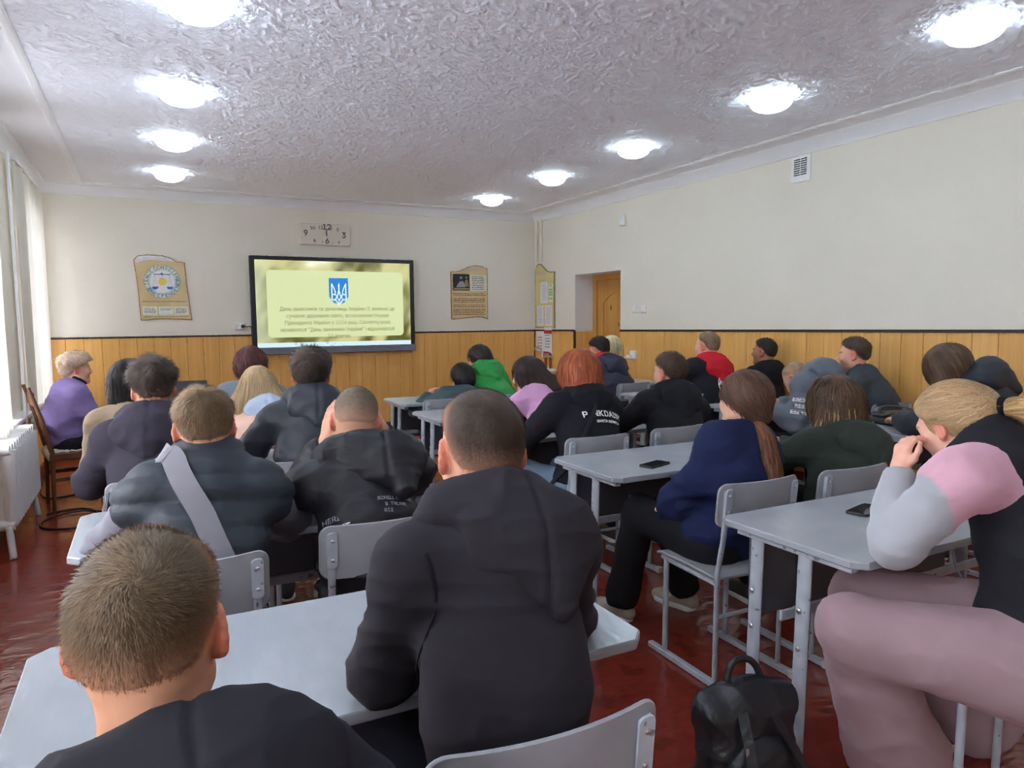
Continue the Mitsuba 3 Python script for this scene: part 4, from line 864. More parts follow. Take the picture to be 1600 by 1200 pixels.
def colour_head(V, H, R, s, base, brow, ear=1.0):
    q = (V - H) @ R / s; c = np.repeat(base[None], len(V), 0).copy()
    sm = lambda a, b, x: np.clip((x - a) / (b - a), 0, 1)
    n = meshkit.noise(V * 60)[:, None]; c *= 0.94 + 0.12 * n
    lip = (np.abs(q[:, 0]) < 0.024) & (q[:, 1] > 0.078) & (np.abs(q[:, 2] + 0.063) < 0.012); c[lip] *= [0.86, 0.55, 0.58]
    e = sm(0.066, 0.082, np.abs(q[:, 0])) * (np.abs(q[:, 2]) < 0.05) * (q[:, 1] < 0.03); c *= 1 - e[:, None] * ear * np.array([0.06, 0.40, 0.42])
    ck = np.exp(-(((np.abs(q[:, 0]) - 0.042) / 0.02) ** 2 + ((q[:, 2] + 0.03) / 0.022) ** 2)) * (q[:, 1] > 0.04); c *= 1 - ck[:, None] * np.array([0, 0.16, 0.16])
    br = (np.abs(np.abs(q[:, 0]) - 0.032) < 0.019) & (np.abs(q[:, 2] - 0.026 + 0.15 * (np.abs(q[:, 0]) - 0.03)) < 0.0045) & (q[:, 1] > 0.065); c[br] = brow
    ey = np.hypot(np.abs(q[:, 0]) - 0.031, q[:, 2] - 0.006); b = (ey < 0.0105) & (q[:, 1] > 0.082) & (np.abs(q[:, 2] - 0.006) < 0.006); c[b] = [0.55, 0.52, 0.5]; c[b & (ey < 0.0055)] = [0.03, 0.02, 0.015]
    return np.clip(c, 0.003, 0.9)
def wrinkle(V, F, amp, frame, origin, seed=0, fq=(4, 4, 9), wgt=None):
    N = vnorm(V, F); q = (V - origin) @ frame; fr = np.array(fq, float)
    w = meshkit.fbm(q * 3.0 + seed, 2, seed) - 0.5
    n = meshkit.noise(q * fr + 1.6 * w[:, None] + seed * 3.1, seed); r = (1 - np.abs(2 * n - 1)) ** 2.2
    n2 = meshkit.noise(q[:, [1, 0, 2]] * fr * 0.55 + seed * 1.7 + q.sum(1, keepdims=True) * 1.5, seed + 3)
    r2_ = (1 - np.abs(2 * meshkit.noise(q * fr * 2.1 + 2.2 * w[:, None] + seed * 1.3 + 7, seed + 6) - 1)) ** 3
    d = amp * (r - 0.35) + amp * 1.0 * (n2 - 0.5) + 0.45 * amp * (r2_ - 0.25)
    if wgt is not None: d = d * wgt
    return V + N * d[:, None]
def hairline(q, back=-0.072, front=0.055, side=0.012):
    """height of the hairline in head space by azimuth (0 at the nape, pi at the brow)"""
    a = np.abs(np.arctan2(q[..., 0], -(q[..., 1] + 0.01))); return np.interp(a, [0, 0.7, 1.15, 1.45, 1.75, 2.1, 2.45, 3.15], [back, back + 0.004, -0.035, side, side + 0.008, side + 0.022, front, front + 0.012])
def blades(P, D, N, L, w, col, rng, segs=1, bend=None):
    """hair blades: roots P, direction D, lengths L; shaded with the normals N"""
    n = len(P); a = np.cross(D, rng.normal(size=(n, 3))); a /= np.linalg.norm(a, axis=1, keepdims=True) + 1e-9; w = np.broadcast_to(w, (n,))[:, None]
    if segs == 1:
        v = np.concatenate([P - a * w / 2, P + a * w / 2, P + D * L[:, None]]); i = np.arange(n); f = np.c_[i, i + n, i + 2 * n]
        return v, f, np.concatenate([N, N, N]), np.concatenate([col, col, col * 1.12])
    raise ValueError
def ribbons(path, Ns, w, col):
    """path (k, n, 3) strands, Ns their normals (k, n, 3)"""
    k, n, _ = path.shape; t = np.gradient(path, axis=0); a = np.cross(t, Ns); a /= np.linalg.norm(a, axis=-1, keepdims=True) + 1e-9
    ww = (w * np.clip(1.15 - np.linspace(0, 1, k) ** 3, 0.1, 1))[:, None, None]; v = np.concatenate([(path - a * ww / 2).reshape(-1, 3), (path + a * ww / 2).reshape(-1, 3)])
    i = (np.arange(k - 1)[:, None] * n + np.arange(n)[None]).ravel(); m = k * n; f = np.concatenate([np.c_[i, i + m, i + m + n], np.c_[i, i + m + n, i + n]])
    sh = (0.9 + 0.25 * np.linspace(0, 1, k))[:, None, None] * col[None]; c = sh.reshape(-1, 3); return v, f, np.concatenate([Ns.reshape(-1, 3)] * 2), np.clip(np.concatenate([c, c]), 0.002, 0.9)
def sample_tri(V, F, n, rng, wv=None):
    A = np.linalg.norm(np.cross(V[F[:, 1]] - V[F[:, 0]], V[F[:, 2]] - V[F[:, 0]]), axis=1)
    if wv is not None: A = A * wv[F].mean(1)
    i = rng.choice(len(F), n, p=A / A.sum()); b = rng.random((n, 2)); m = b.sum(1) > 1; b[m] = 1 - b[m]; b = np.c_[1 - b.sum(1), b]
    return np.einsum("nk,nkj->nj", b, V[F[i]]), F[i]
def strands_on(S, P0, flow, steps, step, lift, rng, wild=0.15):
    """strands that run along the surface of S from P0; flow(P) gives the wished direction"""
    P = P0.copy(); out = [P.copy()]; N = S.grad(P); ns = [N]; jit = rng.normal(size=P.shape) * wild; lf = lift * (0.3 + rng.random(len(P)))
    for k in range(steps):
        d = flow(P) + jit; d = d - N * (d * N).sum(1, keepdims=True); d /= np.linalg.norm(d, axis=1, keepdims=True) + 1e-9
        P = P + d * step; N = S.grad(P); P = P - N * np.clip(S.ev(P) - lf * min(1, (k + 1) / 3), -0.03, 0.03)[:, None] * 0.8; out.append(P.copy()); ns.append(N)
        jit = 0.8 * jit + rng.normal(size=P.shape) * wild * 0.3
    return np.array(out), np.array(ns)
def hood_sdf(NB, r, f, u, s=1.0, side=0.0, drop=0.0, up=0.0, peak=0.0, rise=0.0):
    """a hood lying on the back: a collar roll open in front and a bag behind the neck"""
    S = Sdf(); P = []
    for a in np.linspace(-2.25, 2.25, 13):
        c = math.cos(a / 2.25 * math.pi / 2)
        P.append(NB + s * (r * (0.098 * math.sin(a)) - f * (0.088 * math.cos(a) - 0.008) + u * (0.015 + rise + up * c - 0.07 * (1 - c) ** 2)))
    S.chain(P, [0.020 * s] + [0.032 * s] * 2 + [0.040 * s] * 7 + [0.032 * s] * 2 + [0.020 * s], 0.03)
    c = NB - f * 0.098 * s + u * (-0.050 - drop) * s + r * side
    B = np.stack([r, nrm(f + 0.25 * u), nrm(u - 0.25 * f)], 1)
    S.ell(c, np.array([0.132, 0.048, 0.088]) * s, B, 0.045)
    S.cone(c + r * side * 0.3, c - u * (0.075 + 0.05 * peak) * s + r * side * 0.6 - f * 0.006, 0.062 * s, 0.028 * s, 0.06)
    S.ell(NB + u * (0.105 + rise) + f * 0.02, np.array([0.074, 0.082, 0.10]) * s, np.stack([r, f, u], 1), 0.02, "s")
    return S
def lerp3(a, b, t): return a * (1 - t) + b * t
def sleeve(S, a, b, ra, rb, k=0.03, clip=True, bulge=0.0):
    a, b = np.asarray(a, float), np.asarray(b, float); d = b - a; L = np.linalg.norm(d); d = d / L
    def fn(x, y, z):
        t = (x - a[0]) * d[0] + (y - a[1]) * d[1] + (z - a[2]) * d[2]; q = np.clip(t, 0, L)
        dd = np.sqrt((x - a[0] - q * d[0]) ** 2 + (y - a[1] - q * d[1]) ** 2 + (z - a[2] - q * d[2]) ** 2) - (ra + (rb - ra) * q / L + bulge * np.sin(np.pi * q / L))
        return np.maximum(dd, t - L) if clip else dd
    R = max(ra, rb) + bulge; return S.add(fn, np.minimum(a, b) - R, np.maximum(a, b) + R, k, "u")
NP = [0]
HAIRS = dict(black=C(34, 28, 28), dark=C(48, 38, 34), brown=C(70, 54, 44), light=C(128, 104, 80), fair=C(160, 132, 100), auburn=C(78, 44, 42), orange=C(156, 82, 54), blond=C(205, 190, 150), grey=C(196, 172, 150), stub=C(88, 76, 66))
SCALE = 0.94
def person(label, H, pel, by=0.0, hy=0.0, hp=0.0, hr=0.0, s=1.0, sw=0.185, g=1.0, hunch=0.05, NB=None, top=None, pants=(34, 34, 40), hair=None, armL=None, armR=None, hood=None, collar=None, vest=None, hands=None, legs=None, skin=None, fem=False, shoes=(60, 58, 58), extra=None, pz=0.53, neck_tilt=0.5, shy=0.0, shL=None, shR=None):
    sw *= 0.92
    s = s * SCALE; NP[0] += 1; seed = NP[0]; rng = np.random.default_rng(100 + seed)
    H = np.array(H, float); dist = float(np.linalg.norm(H - EYE)); key = thing("person", label, "person")
    hb = float(np.clip(dist * 0.0025, 0.0034, 0.0085)); cb = float(np.clip(dist * 0.0048, 0.0070, 0.0150))
    by, hy, hp, hr = (math.radians(x) for x in (by, hy, hp, hr))
    r, f, Z = rz(by)[:, 0], rz(by)[:, 1], np.array([0, 0, 1.0])
    R = rz(hy) @ rx(-hp) @ ry(hr)
    if NB is None:
        Rn = rz(by * 0.6 + hy * 0.4) @ rx(-hp * neck_tilt) @ ry(hr * 0.5); NB = H + Rn @ np.array([0, -0.022, -0.150 * s])
    else: NB = np.array(NB, float)
    A = np.array([pel[0], pel[1], pz]); mid = (A + NB) / 2 - f * hunch
    spine = lambda t: (1 - t) ** 2 * A + 2 * t * (1 - t) * (2 * mid - (A + NB) / 2) + t * t * NB
    u = nrm(NB - spine(0.72)); r2 = rz(by + math.radians(shy))[:, 0]; r2 = nrm(r2 - u * (r2 @ u)); f2 = np.cross(u, r2)
    SH = {q: NB + q * r2 * sw - u * 0.062 + f2 * 0.005 for q in (-1, 1)}
    for q, v in ((-1, shL), (1, shR)):
        if v is not None: SH[q] = np.array(v, float)
    loc = lambda p: np.array([pel[0], pel[1], 0]) + r * p[0] + f * p[1] + Z * p[2]
    ELB, WR = {}, {}
    for q, arm in ((-1, armL), (1, armR)):
        arm = arm or {}
        w = np.array(arm["w"]) if "w" in arm else loc(arm.get("lw", (0.10 * q, 0.47, 0.775)))
        if "e" in arm: ELB[q] = np.array(arm["e"]); WR[q] = w
        else:
            pole = arm.get("pole", (q * 1.0, -0.35, -0.7)); pole = r * pole[0] + f * pole[1] + Z * pole[2]
            d = w - SH[q]; L = np.linalg.norm(d); WR[q] = SH[q] + d / L * min(L, 0.53); ELB[q] = ik(SH[q], WR[q], 0.285, 0.255, pole)
    def trunk(S, t, gg, shf={-1: 1.0, 1: 1.0}):
        fr = lambda a: np.stack([r, nrm(np.cross(nrm(spine(a + .05) - spine(a - .05)), r)), nrm(spine(a + .05) - spine(a - .05))], 1)
        gg = gg * 0.94; S.ell(A + Z * 0.01, ((0.165 * gg + t), 0.120 * gg + t, 0.115 + t), np.stack([r, f, Z], 1), 0.06)
        S.ell(spine(0.36), (0.145 * gg + t, 0.110 * gg + t, 0.16), fr(0.36), 0.08); S.ell(spine(0.66), (0.155 * gg + t, 0.108 * gg + t, 0.165), np.stack([r2, f2, u], 1), 0.08)
        c = spine(0.9) - f2 * 0.012
        for q in (-1, 1):
            S.cone(c, lerp3(c, SH[q], shf[q]), 0.080 + t, 0.048 + t, 0.05); S.cone(NB - f2 * 0.015 - u * 0.02, lerp3(NB, SH[q], 0.8 * shf[q]), 0.050 + t * 0.6, 0.045 + t, 0.04)
        return S
    # ---- skin: head, neck, hands and the covered body, one surface
    skin = (SKIN if skin is None else skin) * 0.84; hc = dict(hair or {}); base = HAIRS[hc.get("c", "brown")] if isinstance(hc.get("c", "brown"), str) else np.array(hc["c"])
    HS = head_sdf(H, R, s, True, True, NB - f2 * 0.004, fem); V, F = HS.mesh(hb); V = relax(V, F, 1)
    cols = [colour_head(V, H, R, s, skin, base * 0.7 + skin * 0.08)]; vs, fs = [V], [F]
    hands = hands or {}
    for q in (-1, 1):
        h = hands.get(q, {}); d = nrm(WR[q] - ELB[q]) if "d" not in h else nrm(h["d"]); S = Sdf(); hand_sdf(S, WR[q] + d * 0.008, d, h.get("up", (0, 0, 1.0)), q, h.get("curl", 0.32), h.get("spread", 0.05), 0.96 if not fem else 0.86)
        S.cone(WR[q] - nrm(WR[q] - ELB[q]) * 0.07, WR[q] + d * 0.02, 0.030 if not fem else 0.025, 0.025 if not fem else 0.022, 0.02)
        V, F = S.mesh(float(np.clip(dist * 0.0025, 0.0036, 0.0075))); V = relax(V, F, 1); vs.append(V); fs.append(F)
        cols.append(np.clip(skin * (0.93 + 0.14 * meshkit.noise(V * 70)[:, None]) * [1, 0.93, 0.93], 0, 1))
    hip = {q: A + r * q * 0.09 * g - Z * 0.02 for q in (-1, 1)}; lg = legs or {}; KN, AN = {}, {}
    for q in (-1, 1):
        k, a = lg.get(q, (None, None)); KN[q] = np.array(k) if k is not None else hip[q] + f * 0.42 + r * q * 0.03 + Z * (0.52 - hip[q][2]); AN[q] = np.array(a) if a is not None else np.r_[(KN[q] - f * 0.03)[:2], 0.085]
    S = Sdf(); trunk(S, -0.028, g * 0.92)
    for q in (-1, 1):
        S.chain([SH[q], ELB[q], WR[q] - nrm(WR[q] - ELB[q]) * 0.03], [0.034, 0.029, 0.024], 0.02); S.chain([hip[q], KN[q], AN[q]], [0.06, 0.045, 0.032], 0.02)
    V, F = S.mesh(0.026); vs.append(V); fs.append(F); cols.append(np.repeat(skin[None], len(V), 0))
    off = np.cumsum([0] + [len(v) for v in vs]); V, F = np.vstack(vs), np.vstack([a + o for a, o in zip(fs, off)])
    part(key, "body", plyn(V, F, vnorm(V, F), np.vstack(cols), "m_skin"))
    # ---- clothes
    t = dict(col=(40, 40, 44), t=0.022, k="m_cloth", amp=0.007, seed=seed); t.update(top or {}); t['t'] = t['t'] * 0.72; t['amp'] *= 1.5; sl = t.get("ts", t["t"] - 0.002); col = C(*t["col"])
    TS = trunk(Sdf(), t["t"], g)
    for q in (-1, 1):
        sleeve(TS, SH[q], ELB[q], 0.050 + sl, 0.039 + sl, 0.04, False); sleeve(TS, ELB[q], WR[q], 0.040 + sl, 0.029 + sl * 0.7, 0.035, True, t.get("bulge", 0.004))
    if not t.get("low", False): pass
    V, F = TS.mesh(cb); V = relax(V, F, 1)
    fr = np.stack([r, f, Z], 1); wt = np.full(len(V), 0.55)
    for q in (-1, 1): wt += 0.9 * np.exp(-((V - ELB[q]) ** 2).sum(1) / 0.012) + 0.5 * np.exp(-((V - SH[q] - f * 0.05 + Z * 0.05) ** 2).sum(1) / 0.012)
    wt += 0.8 * np.exp(-((V[:, 2] - A[2] - 0.10) / 0.09) ** 2)
    V = wrinkle(V, F, t["amp"], fr, A, seed, t.get("fq", (5, 5, 10)), wt); N = vnorm(V, F)
    cc = np.repeat(col[None], len(V), 0) * (0.93 + 0.14 * meshkit.fbm(V * 14, 3)[:, None])
    if "cfn" in t: cc = t["cfn"](V, cc, dict(SH=SH, ELB=ELB, WR=WR, NB=NB, r=r, f=f, A=A, u=u))
    part(key, t.get("name", "top"), plyn(V, F, N, np.clip(cc, 0.002, 0.9), t["k"]))
    OS = TS
    if vest:
        v = dict(col=(40, 46, 54), t=0.045, k="m_nylon", quilt=0.010, per=0.075); v.update(vest); cap = v.get('cap', 0.045); v['t'] *= 0.8; OS = trunk(Sdf(), v["t"], g, v.get('shf', {-1: 1.0, 1: 1.0}))
        for q in (-1, 1): sleeve(OS, SH[q] - nrm(ELB[q] - SH[q]) * 0.03, SH[q] + nrm(ELB[q] - SH[q]) * cap, 0.05 + v["t"] * 0.8, 0.058 + v["t"] * 0.8, 0.045, True) if cap > 0 else None
        if v.get("collar"): 
            a = np.linspace(-2.3, 2.3, 13); S_ = [NB + r2 * 0.084 * math.sin(x) - f2 * (0.075 * math.cos(x)) + u * (0.02 + v["collar"] * (1 if abs(x) < 1.8 else 0.6)) for x in a]; OS.chain(S_, [0.020] * 13, 0.02); OS.chain([p - u * v["collar"] * 0.9 for p in S_], [0.03] * 13, 0.03)
            OS.ell(NB + u * 0.13 + f2 * 0.02, (0.075, 0.085, 0.12), np.stack([r2, f2, u], 1), 0.015, "s")
        V, F = OS.mesh(cb); V = relax(V, F, 1); N = vnorm(V, F); q_ = (V - A) @ nrm(NB - A)
        V = V + N * (v["quilt"] * (np.abs(np.sin(np.pi * q_ / v["per"])) ** 0.7 - 0.6))[:, None]; V = wrinkle(V, F, 0.006, fr, A, seed + 9, (5, 5, 12)); N = vnorm(V, F)
        part(key, "vest", plyn(V, F, N, np.repeat(C(*v["col"])[None], len(V), 0) * (0.95 + 0.1 * meshkit.fbm(V * 12, 2)[:, None]), v["k"]), v.get("label"))
    if hood:
        h = dict(col=t["col"], k=t["k"], s=1.0, side=0, drop=0, up=0, peak=0.5, amp=0.008, rise=0, n="hood"); h.update(hood)
        HD = hood_sdf(NB, r2, f2, u, h["s"], h["side"], h["drop"], h["up"], h["peak"], h["rise"]); V, F = HD.mesh(cb * 0.8); V = relax(V, F, 1); N = vnorm(V, F)
        x = (V - NB) @ r2 - h["side"]; V = V - N * (0.006 * np.exp(-(x / 0.006) ** 2) * (((V - NB) @ f2) < -0.03))[:, None]
        V = wrinkle(V, F, h["amp"], np.stack([r2, f2, u], 1), NB, seed + 5, (7, 7, 12)); N = vnorm(V, F)
        part(key, h["n"], plyn(V, F, N, np.clip(np.repeat(C(*h["col"])[None], len(V), 0) * (0.93 + 0.14 * meshkit.fbm(V * 14, 3)[:, None]), 0, 1), h["k"]), h.get("label"))
        OS2 = Sdf(); OS2.p = OS.p + HD.p
    if collar:
        c = dict(col=t["col"], r=0.066, h=0.02, w=0.014, n="collar"); c.update(collar); S = Sdf(); a = np.linspace(0, 2 * np.pi, 19)
        for dz in ((0.0,) if c["h"] < 0.03 else np.linspace(-0.02, c["h"] - 0.02, 3)): S.chain([NB + r2 * c["r"] * np.sin(x) - f2 * (c["r"] * 1.0 * np.cos(x) - 0.0) + u * (0.016 + dz - 0.030 * (1 - np.cos(x)) / 2) for x in a], [c["w"]] * 19, 0.01)
        V, F = S.mesh(max(hb, 0.004)); part(key, c["n"], plyn(V, F, vnorm(V, F), np.repeat(C(*c["col"])[None], len(V), 0), c.get("k", t["k"])))
    S = Sdf(); S.ell(A - Z * 0.02, (0.165 * g + 0.012, 0.130 * g, 0.10), fr, 0.05); lw = lg.get("w", 1.0)
    for q in (-1, 1): sleeve(S, hip[q], KN[q], 0.088 * lw * g, 0.066 * lw, 0.05, False); sleeve(S, KN[q], AN[q] + Z * 0.01, 0.064 * lw, 0.054 * lw * lg.get("flare", 1.0), 0.04, True)
    V, F = S.mesh(max(cb * 1.7, 0.012) if lg.get('w', 1) < 1.3 else 0.010); V = relax(V, F, 1); V = wrinkle(V, F, 0.008, fr, A, seed + 2, (8, 5, 7)); part(key, "trousers", plyn(V, F, vnorm(V, F), np.repeat(C(*pants)[None], len(V), 0) * (0.93 + 0.14 * meshkit.fbm(V * 14, 3)[:, None]), "m_cloth"))
    for q in (-1, 1):
        d = lg.get("toe", f); d = nrm(np.array([d[0], d[1], 0])); o = np.cross(d, Z); p = np.r_[AN[q][:2], 0]; S = Sdf()
        S.cone(p - d * 0.045 + Z * 0.045, p + d * 0.12 + Z * 0.036, 0.036, 0.036, 0.02); S.cone(p - d * 0.01 + Z * 0.07, p + d * 0.05 + Z * 0.05, 0.040, 0.034, 0.03); S.cone(p + d * 0.10 + Z * 0.034, p + d * 0.165 + Z * 0.028, 0.038, 0.028, 0.02)
        S.cone(p - Z * -0.07, p + Z * 0.12, 0.036, 0.036, 0.02); S.plane(p + Z * 0.002, -Z, p - 0.3, p + 0.3)
        V, F = S.mesh(0.013); k = part(key, "shoe", plyn(V, F, vnorm(V, F), np.repeat(C(*shoes)[None], len(V), 0), "m_shoe"))
        B = np.stack([o, d, Z], 1); so = slab(outline_rr(0.082, 0.235, 0.04), 0.026, 0.006); part(k, "sole", mikit.ply(M(so.vertices @ B.T + p + d * 0.055 + Z * 0.001, so.faces), "m_plastic", smooth=35), "pale sole")
    # ---- hair
    if hair:
        kind = hc["k"]; BS = head_sdf(H, R, s, False, False); w = lambda p: H + R @ (np.array(p, float) * s)
        for m in hc.get("mass", ()):
            if m[0] == "e": BS.ell(w(m[1]), np.array(m[2]) * s, R, m[3] if len(m) > 3 else 0.03)
            elif m[0] == "c": BS.chain([w(p) for p in m[1]], [x * s for x in m[2]], 0.025)
            elif m[0] == "W": BS.chain([np.array(p) for p in m[1]], m[2], 0.025)
        if hc.get("face", False): BS.ell(w((0, 0.115, -0.045)), np.array([0.060, 0.075, 0.105]) * s, R, 0.02, "s")
        if hc.get("mass"): BS.ell(NB - Z * 0.02 + f2 * 0.03, (0.06, 0.05, 0.12), np.eye(3), 0.02, "s") if hc.get("necksub") else None
        tp, sd, fade, clump, cf = hc.get("top", 0.02), hc.get("side", 0.010), hc.get("fade", 0.03), hc.get("clump", 0.004), hc.get("cf", 45)
        bk, fr_, si = hc.get("back", -0.072), hc.get("front", 0.055), hc.get("sline", 0.012)
        def region(q):
            hl = hairline(q, bk, fr_, si); return np.clip((q[..., 2] - hl) / fade, 0, 1)
        def kfun(q): x = np.clip((q[..., 2] - hairline(q, bk, fr_, si)) / hc.get('fcol', 0.045) * hc.get('dens', 1.6) / 1.6, 0, 1)[:, None]; return x * x * (3 - 2 * x)
        def post(X, Y, Zz, D):
            m = np.abs(D) < 0.05; P = np.stack(np.broadcast_arrays(X, Y, Zz), -1)[m]; q = (P - H) @ R / s
            wv = region(q); wv = wv * wv * (3 - 2 * wv); tz = np.clip((q[:, 2] - 0.0) / 0.08, 0, 1); T_ = sd + (tp - sd) * tz * tz * (3 - 2 * tz) + hc.get("quiff", 0) * np.clip((q[:, 1] - 0.0) / 0.08, 0, 1) * tz
            n = meshkit.fbm(q * np.array([cf, cf, cf * 0.45]), 2, seed) - 0.5
            th = -0.007 + (T_ + 0.007) * wv + clump * 2 * n * wv; D = D.copy(); D[m] -= th; return D
        V, F = BS.mesh(hb * 1.15, post, lo=np.min([p[1] for p in BS.p if p[4] == "u"], 0) - 0.05, hi=np.max([p[2] for p in BS.p if p[4] == "u"], 0) + 0.05); V = relax(V, F, 1); N = vnorm(V, F); q = (V - H) @ R / s
        wv = region(q); vis = np.clip(wv * 1.5, 0, 1) if not hc.get("mass") else np.maximum(wv, (HS.ev(V) > 0.008) * 1.0)
        def colour(q, m):
            n = meshkit.fbm(q * np.array([26, 26, 9]) + seed, 3)[:, None]; c = base[None] * (0.55 + 0.9 * n) * ((0.55 + 0.85 * m) if kind == 'short' else (0.74 + 0.5 * m))
            if "tip" in hc: tt = hc["tipf"](q)[:, None]; c = c * (1 - tt) + np.array(hc["tip"])[None] * (0.7 + 0.6 * n) * tt
            return c
        cV = colour(q, rng.random((len(V), 1)) * 0.4 + 0.3)
        if kind == "short":      # stubble lets the skin show towards the hairline
            k_ = kfun(q); sh = hc.get("shade", 1.0); tzz = np.clip((q[:, 2] + 0.02) / 0.08, 0, 1)[:, None] if hc.get("fadeside") else 1.0
            k_ = k_ * (1 - (1 - tzz) * hc.get("fadeside", 0)); cV = skin * 0.9 * (1 - k_) + cV * k_
        parts = [(V, F, N, np.clip(cV, 0.002, 0.9))]; LS = Sdf()
        n = int(hc.get("n", 0) * (0.75 if hc['k'] == 'short' else 0.72))
        hs = max(hb * 0.28, 0.0007)
        if n and kind == "short":
            P, tri = sample_tri(V, F, n, rng, vis * (1.0 if not hc.get("fadeside") else np.clip(0.35 + (q[:, 2] + 0.02) / 0.08, 0.35, 1)) + 1e-6); Nn = nrm_rows(N[tri].mean(1)); qq = (P - H) @ R / s; cr = np.array(hc.get("crown", (0.012, -0.075, 0.085)))
            d = qq - cr; d /= np.linalg.norm(d, axis=1, keepdims=True) + 1e-6; sw_ = np.cross(np.array([0, -0.5, 0.86]), d) * hc.get("swirl", 0.5); d = d + sw_ * np.exp(-np.linalg.norm(qq - cr, axis=1, keepdims=True) / 0.05); d[:, 2] -= 0.25; d = d @ R.T
            d = d - Nn * (d * Nn).sum(1, keepdims=True); d = d / (np.linalg.norm(d, axis=1, keepdims=True) + 1e-6) + Nn * hc.get("stand", 0.55) + rng.normal(size=d.shape) * hc.get("wild", 0.22); d /= np.linalg.norm(d, axis=1, keepdims=True)
            L = hc.get("len", 0.014) * (0.5 + 0.7 * rng.random(n)) * (0.5 + 0.5 * np.clip((qq[:, 2] + 0.05) / 0.1, 0, 1)); kk = np.maximum(kfun(qq), 0.12)
            m = rng.random((n, 1)); cl = colour(qq, m); cl = skin * 0.8 * (1 - kk) + cl * kk; parts.append(blades(P - d * 0.002, d, nrm_rows(Nn + 0.35 * d), L, hs * 1.5, np.clip(cl, 0.002, 0.9), rng))
        elif n:
            LS = BS if not hc.get("mass") else BS
            P, tri = sample_tri(V, F, n, rng, vis + 1e-6); fl = hc.get("flow"); 
            def flow(P):
                q = (P - H) @ R / s
                if fl is not None: return fl(q) @ R.T
                d = q - np.array([0, -0.03, 0.115]); d /= np.linalg.norm(d, axis=1, keepdims=True) + 1e-6; d = d * 0.8 + np.array([0, -0.05, -0.8]); return d @ R.T
            path, ns = strands_on(LS, P, flow, hc.get("steps", 7), hc.get("step", 0.016), hc.get("lift", 0.004) + sd * 0.9, rng, hc.get("wild", 0.12))
            qq = (P - H) @ R / s; parts.append(ribbons(path, ns, hs * 2.4, np.clip(colour(qq, rng.random((n, 1))), 0.002, 0.9)))
        for tail in hc.get("tails", ()):      # a tied tail: a core and the strands around it
            pts = spline([np.array(p) for p in tail["p"]], 18); rad = np.interp(np.linspace(0, 1, 18), np.linspace(0, 1, len(tail["r"])), tail["r"]); tm = tube(pts, rad * 0.8, 14); tc = np.array(tail.get("c", base)); te = np.array(tail.get("ce", tc))
            cc = np.repeat(np.linspace(0, 1, 18), 14); cc = np.r_[cc, 0, 1][:, None]; cc = (tc * (1 - cc) + te * cc) * 0.7; tv = np.array(tm.vertices); parts.append((tv, np.array(tm.faces), vnorm(tv, np.array(tm.faces)), np.clip(cc, 0.002, 0.9)))
            nn = tail["n"]; a = rng.random(nn) * 2 * np.pi; ro = np.sqrt(rng.random(nn)) * 0.35 + 0.75; tg = np.gradient(pts, axis=0); tg /= np.linalg.norm(tg, axis=1, keepdims=True); u0 = np.cross(tg, [0.3, 0.8, 0.2]); u0 /= np.linalg.norm(u0, axis=1, keepdims=True); v0 = np.cross(tg, u0)
            tw = a[None] + 0.8 * np.linspace(0, 1, 18)[:, None] * rng.normal(size=nn)[None] * 0.6; dirs = np.cos(tw)[..., None] * u0[:, None] + np.sin(tw)[..., None] * v0[:, None]; wob = 1 + 0.18 * np.sin(np.linspace(0, 9, 18)[:, None] + 6.28 * rng.random(nn)[None])
            path = pts[:, None] + dirs * (rad[:, None] * ro[None] * wob)[..., None]; m = rng.random((nn, 1)); kcol = tc[None] * (0.55 + 0.9 * m); pv, pf_, pn, pc = ribbons(path, dirs, hs * 3, kcol)
            gr = np.tile(np.repeat(np.linspace(0, 1, 18), nn), 2)[:, None]; mm = np.tile(np.tile(0.55 + 0.9 * m[:, 0], 18), 2)[:, None]; pc = np.clip((tc * (1 - gr) + te * gr) * mm, 0.002, 0.9); parts.append((pv, pf_, pn, pc))
        o = np.cumsum([0] + [len(p[0]) for p in parts]); part(key, "hair", plyn(np.vstack([p[0] for p in parts]), np.vstack([p[1] + a for p, a in zip(parts, o)]), np.vstack([p[2] for p in parts]), np.vstack([p[3] for p in parts]), "m_hair"))
    if extra: extra(dict(key=key, S=OS, TS=TS, A=A, NB=NB, r=r, f=f, r2=r2, f2=f2, u=u, SH=SH, ELB=ELB, WR=WR, H=H, R=R, spine=spine, cb=cb, hood=HD if hood else None, loc=loc))
    return key
def nrm_rows(v): return v / (np.linalg.norm(v, axis=1, keepdims=True) + 1e-9)
def scrunchie(p, d, R, w, col, key, name="hair_tie"):
    d = nrm(d); a = np.cross(d, [0.1, 0.3, 0.9]); a = nrm(a); b = np.cross(d, a); t = np.linspace(0, 2 * np.pi, 21)
    m = tube([np.array(p) + R * (math.cos(x) * a + math.sin(x) * b) for x in t], w, 8, False); part(key, name, plyn(np.array(m.vertices), np.array(m.faces), vnorm(np.array(m.vertices), np.array(m.faces)), np.repeat(C(*col)[None], len(m.vertices), 0), "m_cloth"))
def ring_strap(c, pts, w, col, name, label=None, off=0.006, t=0.004, n=60, bsdf="m_cloth", S=None):
    P, N = drape(S or c["S"], pts, off, n); m = strip(P, N, w, t); v, f = np.array(m.vertices), np.array(m.faces)
    return part(c["key"], name, plyn(v, f, vnorm(v, f), np.repeat(C(*col)[None], len(v), 0), bsdf), label), P, N
